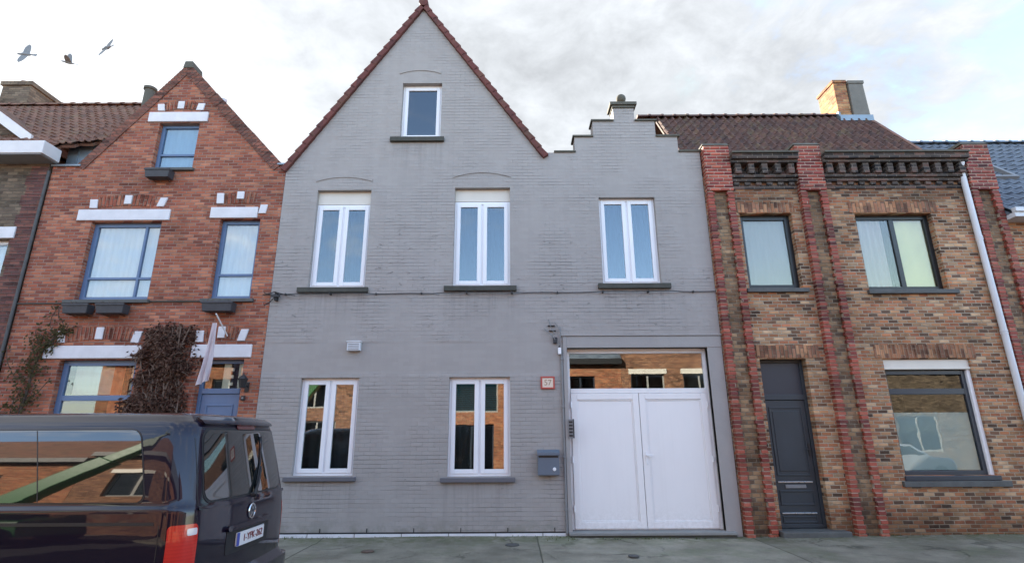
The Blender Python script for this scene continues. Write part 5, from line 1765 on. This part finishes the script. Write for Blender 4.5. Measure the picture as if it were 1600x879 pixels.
# wheels
for xx in (-3.15 + VX, -6.1 + VX):
    for sg in (1, -1):
        yy = VY - sg * 0.83
        t = MB(); t.lathe([(0.20, -.11), (.30, -.115), (.325, -.08), (.33, 0), (.325, .08), (.30, .115), (.20, .11)], (xx, yy, .19), 32, 'y')
        wh = t.build('wheel', 'rubber', van, smooth=40)
        r_ = MB(); r_.lathe([(.205, -.118), (.19, -.10), (.06, -.09), (.05, -.11)] if sg > 0 else [(.205, .118), (.19, .10), (.06, .09), (.05, .11)], (xx, yy, .19), 24, 'y')
        r_.build('rim', 'steel', wh, smooth=40)
ub = MB(); ub.box(-6.6 + VX, -2.4 + VX, VY - .8, VY + .8, .06, .3); ub.build('underbody', 'black_plastic', van)
for sg in (1, -1):
    patch('wheel_arch', 'black_plastic', vbody, *((1.25, 1.98) if sg > 0 else (-1.98, -1.25)), 0.09, 0.50, 0.2, 0.002)
    mi = MB(); mi.box(-5.75 + VX, -5.6 + VX, VY - sg * 1.02 - .1, VY - sg * 1.02 + .1, 1.2, 1.42); mi.build('mirror', 'van_paint', vbody, bevel=.03)
patch('windscreen', 'privacy_glass', vbody, total_s(1.4) - .75, total_s(1.4) - .02, 1.24, 1.72, .06, .006)
patch('windscreen', 'privacy_glass', vbody, -total_s(1.4) + .02, -total_s(1.4) + .75, 1.24, 1.72, .06, .006)


# ================================================================== BIRDS
def bird(label, loc, roll, yaw, wing, scale=1.0):
    t = thing('bird', label, 'bird', loc, 'birds flying above the roofs')
    rt = Matrix.Rotation(yaw, 3, 'Z') @ Matrix.Rotation(roll, 3, 'X')
    mb = MB()
    L = Vector(loc)

    def P(x, y, z):
        return L + rt @ (Vector((x, y, z)) * scale)
    # body axis = -x head
    prof = [(-.20, .004), (-.19, .012), (-.165, .024), (-.135, .028), (-.11, .030), (-.05, .050), (.02, .052), (.09, .035), (.15, .016), (.17, .012)]
    n = 10
    vs = [P(x, r * math.cos(6.2832 * k / n), r * .85 * math.sin(6.2832 * k / n)) for x, r in prof for k in range(n)]
    fs = [(i * n + k, i * n + (k + 1) % n, (i + 1) * n + (k + 1) % n, (i + 1) * n + k) for i in range(len(prof) - 1) for k in range(n)]
    fs += [tuple(range(n - 1, -1, -1)), tuple((len(prof) - 1) * n + k for k in range(n))]
    mb.add(vs, fs)
    # tail fan
    A = [P(.13, -.018, .006), P(.13, .018, .006), P(.26, .045, .004), P(.26, -.045, .004)]
    B = [P(.13, -.018, -.004), P(.13, .018, -.004), P(.26, .045, 0), P(.26, -.045, 0)]
    mb.hexa(A, B)
    for s in (1, -1):
        st_ = wing
        chord = [(0.03, -.075, .085), (.12, -.085, .075), (.22, -.085, .06), (.30, -.06, .035), (.345, -.03, .0)]
        tops, bots = [], []
        for (sp, lead, tr_) in chord:
            dz = sp * math.sin(st_); sy = sp * math.cos(st_) * s
            swp = -.0
            tops += [P(lead, sy, dz + .006), P(tr_, sy, dz + .003)]
            bots += [P(lead, sy, dz - .006), P(tr_, sy, dz - .001)]
        o = len(tops)
        fs = []
        for i in range(len(chord) - 1):
            fs += [(2 * i, 2 * i + 1, 2 * i + 3, 2 * i + 2), (o + 2 * i, o + 2 * i + 2, o + 2 * i + 3, o + 2 * i + 1), (2 * i, 2 * i + 2, o + 2 * i + 2, o + 2 * i), (2 * i + 1, o + 2 * i + 1, o + 2 * i + 3, 2 * i + 3)]
        fs.append((o - 2, o - 1, 2 * o - 1, 2 * o - 2))
        mb.add(tops + bots, fs)
    mb.build('body', 'bird', t, smooth=50)
    return t


bird('bird soaring with upright spread wings, farthest left of the flock', (-19.87, 8.0, 16.77), R(75), R(8), R(5), 1.6)
bird('bird with tucked wings flying between the two spread wing birds', (-18.02, 8.0, 16.36), R(40), R(28), R(48), 1.25)
bird('bird banking with tilted spread wings, nearest the pointed red gable', (-16.60, 8.0, 17.07), R(72), R(-20), R(3), 1.6)

# ================================================================== SMALL GROUND ITEMS
for (lab, x, y, rx, m_) in (('round rusty water cover in the pavement before the grey wall', -2.27, -1.24, .085, 'rust_iron'),
                            ('oval dark iron cover in the pavement below the grey house middle window', -0.02, -0.79, .10, 'dark_iron'),
                            ('small dark iron cover in the pavement before the garage door', 1.78, -1.67, .07, 'dark_iron')):
    t = thing('water_cover', lab, 'iron cover', (x, y, -0.03), 'iron covers in the pavement')
    mb = MB(); mb.lathe([(rx * 1.15, 0), (rx * 1.15, .014), (rx, .016), (rx, .012)], (x, y, -.03), 24)
    o = mb.build('rim', m_, t)
    mb = MB(); mb.lathe([(rx * .97, 0), (rx * .97, .013), (rx * .3, .014)], (x, y, -.03), 24)
    mb.build('lid', m_, t)

wd_ = MB()
for k in range(1500):
    r = random.random()
    if r < .55:
        x = random.uniform(-4.4, 4.0); y = -abs(random.gauss(0.03, .04)) - .03
    elif r < .8:
        x = random.uniform(4.1, 10.2); y = -abs(random.gauss(0.03, .05)) - .02
    else:
        x = random.gauss(1.0, .5); y = -abs(random.gauss(.1, .08)) - .03
    if 1.0 < x < 3.9 and y > -.17:
        y -= .16
    dens = math.sin(x * 3.1) + math.sin(x * 7.7 + 1)
    if dens < random.uniform(-1, 1.2):
        continue
    h_ = random.uniform(.015, .06)
    a = random.uniform(0, 6.28)
    e = Vector((math.cos(a) * .03, math.sin(a) * .03, h_))
    s = Vector((-math.sin(a), math.cos(a), 0)) * .006
    p = Vector((x, y, -.05))
    wd_.add([p - s, p + s, p + e * .6 + s * .8 , p + e], [(0, 1, 2, 3)])
wo_ = wd_.build('weeds', 'weed', fix=False)
wo_['kind'] = 'stuff'


# ================================================================== ACROSS THE STREET (seen mirrored in panes and paint)
def opposite(label, name, x0, x1, eave, mat, rmat, openings, extra=None):
    t = thing(name, label, 'house', ((x0 + x1) / 2, -15.5, 0))
    w_ = facade('wall', mat, t, [rect(x0, x1, -0.3, eave)], [o[:4] for o in openings], -15.8, -15.5)
    for (a, b, z0, z1, kind) in openings:
        mb = MB(); frame_bars(mb, a, b, z0, z1, .07, -15.66, -15.60)
        if kind != 'shutter':
            mb.box((a + b) / 2 - .04, (a + b) / 2 + .04, -15.655, -15.605, z0 + .07, z1 - .07)
        f = mb.build('door' if z0 < .3 else 'window', 'slate_frame' if kind == 'dark' else 'old_white', t)
        if kind == 'shutter':
            s = MB(); z = z0 + .07
            while z < z1 - .08:
                s.hexa([(a + .07, -15.66, z), (b - .07, -15.66, z), (b - .07, -15.58, z + .06), (a + .07, -15.58, z + .06)], [(a + .07, -15.67, z), (b - .07, -15.67, z), (b - .07, -15.59, z + .06), (a + .07, -15.59, z + .06)]); z += .1
            box('room', 'dark_interior', f, a - .1, b + .1, -16.6, -15.85, z0, z1)
            s.build('shutter', 'teal', f)
        else:
            box('pane', 'glass_dark', f, a + .06, b - .06, -15.635, -15.628, z0 + .06, z1 - .06)
            box('room', 'dark_interior', f, a - .1, b + .1, -16.6, -15.85, z0, z1)
        if kind == 'lintel':
            MB().box(a - .1, b + .1, -15.60, -15.46, z1, z1 + .24).build('lintel', 'cream', f)
    MB().box(x0, x1, -15.55, -15.20, eave - .05, eave + .22).build('gutter', 'black_plastic', t)
    rr = MB(); rr.hexa([(x0, -15.25, eave + .2), (x1, -15.25, eave + .2), (x1, -19, eave + 3.4), (x0, -19, eave + 3.4)], [(x0, -15.25, eave + .1), (x1, -15.25, eave + .1), (x1, -19, eave + 3.3), (x0, -19, eave + 3.3)])
    rr.hexa([(x0, -19, eave + 3.4), (x1, -19, eave + 3.4), (x1, -23, eave), (x0, -23, eave)], [(x0, -19, eave + 3.3), (x1, -19, eave + 3.3), (x1, -23, eave - .1), (x0, -23, eave - .1)])
    rr.build('roof', rmat, t)
    MB().box(x0, x0 + .2, -23, -15.8, -.3, eave).box(x1 - .2, x1, -23, -15.8, -.3, eave).box(x0, x1, -23.2, -23, -.3, eave).build('side_wall', mat, t)
    return t


opposite('low orange brick house with dark gutter and teal shutter across the street', 'orange_brick_house', -3.6, 5.3, 5.05, 'orange_brick', 'blue_tile',
         [(-3.2, -0.7, 2.75, 4.2, 'shutter'), (-3.0, -0.9, -0.1, 2.2, 'dark'), (2.6, 4.0, 3.0, 4.45, 'dark'), (0.6, 1.5, -0.1, 2.2, 'dark'), (2.4, 4.4, 0.9, 2.3, 'plain')])
opposite('rust brown brick house with cream lintels across the street', 'rust_brick_house', 5.31, 12.5, 6.0, 'rust_brick', 'brown_tile',
         [(5.75, 7.4, 3.0, 4.55, 'lintel'), (8.3, 9.9, 3.0, 4.55, 'lintel'), (10.6, 11.9, 3.0, 4.55, 'lintel'), (5.9, 7.6, .9, 2.4, 'plain'), (8.5, 9.4, -.1, 2.3, 'dark'), (10.4, 12.0, .9, 2.4, 'plain')])
opposite('red brick house with white windows across the street behind the green lift', 'brick_terrace_house', -11.0, -3.61, 5.6, 'rust_brick', 'old_tile',
         [(-10.2, -8.8, 3.0, 4.5, 'lintel'), (-7.6, -6.2, 3.0, 4.5, 'lintel'), (-5.2, -4.2, 3.0, 4.5, 'lintel'), (-10.2, -8.4, .9, 2.4, 'plain'), (-7.2, -6.3, -.1, 2.3, 'dark'), (-5.6, -4.2, .9, 2.4, 'plain')])
opposite('long tan brick house with brown roof across the street at the far end', 'brick_cottage', 12.51, 22.0, 4.6, 'brown_brick', 'old_tile',
         [(13.4, 15.0, .9, 2.5, 'plain'), (16.0, 17.0, -.1, 2.3, 'dark'), (18.2, 20.2, .9, 2.5, 'plain')])
opposite('plain orange brick house across the street beyond the van', 'brick_villa', -20.0, -11.01, 5.2, 'orange_brick', 'old_tile',
         [(-18.6, -17.0, 3.0, 4.4, 'plain'), (-14.6, -13.0, 3.0, 4.4, 'plain'), (-18.6, -16.6, .9, 2.4, 'plain'), (-14.0, -13.0, -.1, 2.3, 'dark')])

# green telescopic lift parked across the road (its boom shows in the van's side glass)
lift = thing('boom_lift', 'green telescopic boom lift parked across the road', 'boom lift', (-10.2, -12.4, -0.14))
ch_ = MB(); ch_.box(-12.0, -8.6, -13.3, -11.6, 0.25, 0.75); ch_.box(-11.2, -9.2, -13.1, -11.8, .75, 1.5)
ch_.build('chassis', 'lift_green', lift, bevel=.04)
for xx in (-11.4, -9.2):
    for yy in (-13.35, -11.55):
        w_ = MB(); w_.lathe([(.22, -.14), (.40, -.15), (.44, -.1), (.44, .1), (.40, .15), (.22, .14)], (xx, yy, .30), 24, 'y'); w_.build('wheel', 'rubber', lift, smooth=40)


def beam(mb, a, b, wa, wb_):
    a, b = Vector(a), Vector(b)
    u = (b - a).normalized(); s = Vector((0, 1, 0)); n_ = u.cross(s).normalized()
    A = [a + s * wa * .5 * i + n_ * wa * .6 * j for i, j in ((-1, -1), (1, -1), (1, 1), (-1, 1))]
    B = [b + s * wb_ * .5 * i + n_ * wb_ * .6 * j for i, j in ((-1, -1), (1, -1), (1, 1), (-1, 1))]
    mb.hexa(A, B)


bo = MB(); beam(bo, (-10.2, -12.4, 1.3), (-8.2, -12.4, 4.1), .42, .34); beam(bo, (-8.2, -12.4, 4.1), (-6.7, -12.4, 6.3), .28, .2)
bo.build('boom', 'lift_green', lift, bevel=.02)
bkt = MB(); frame_bars(bkt, -6.9, -5.9, 6.1, 7.2, .06, -12.8, -12.74); frame_bars(bkt, -6.9, -5.9, 6.1, 7.2, .06, -12.06, -12.0); bkt.box(-6.9, -5.9, -12.8, -12.0, 6.05, 6.10)
bkt.build('basket', 'lift_green', lift)

# silver car parked across the road (mirrored in the ground floor window on the right)
car = thing('parked_car', 'silver hatchback parked across the road facing the houses', 'car', (15.5, -12.3, -0.14))
pr = [(-2.0, .25), (2.0, .25), (2.05, .55), (1.95, .82), (1.0, .95), (.35, 1.38), (-1.15, 1.42), (-1.85, 1.0), (-2.05, .8), (-2.05, .45)]
cb = MB(); cb.prism([(15.5 + x, z - .1) for x, z in pr], -13.15, -11.5)
cbo = cb.build('body', 'silver_paint', car, bevel=.09)
sw = [(.75, .98), (.22, 1.32), (-1.05, 1.35), (-1.55, 1.0)]
for yy in (-13.16, -11.5):
    m_ = MB(); m_.prism([(15.5 + x, z - .1) for x, z in reversed(sw)], yy - .004, yy + .012); m_.build('side_window', 'privacy_glass', cbo)
for xx in (14.25, 16.8):
    for yy in (-13.05, -11.6):
        w_ = MB(); w_.lathe([(.18, -.1), (.29, -.105), (.31, 0), (.29, .105), (.18, .1)], (xx, yy, .17), 24, 'y'); w_.build('wheel', 'rubber', car, smooth=40)
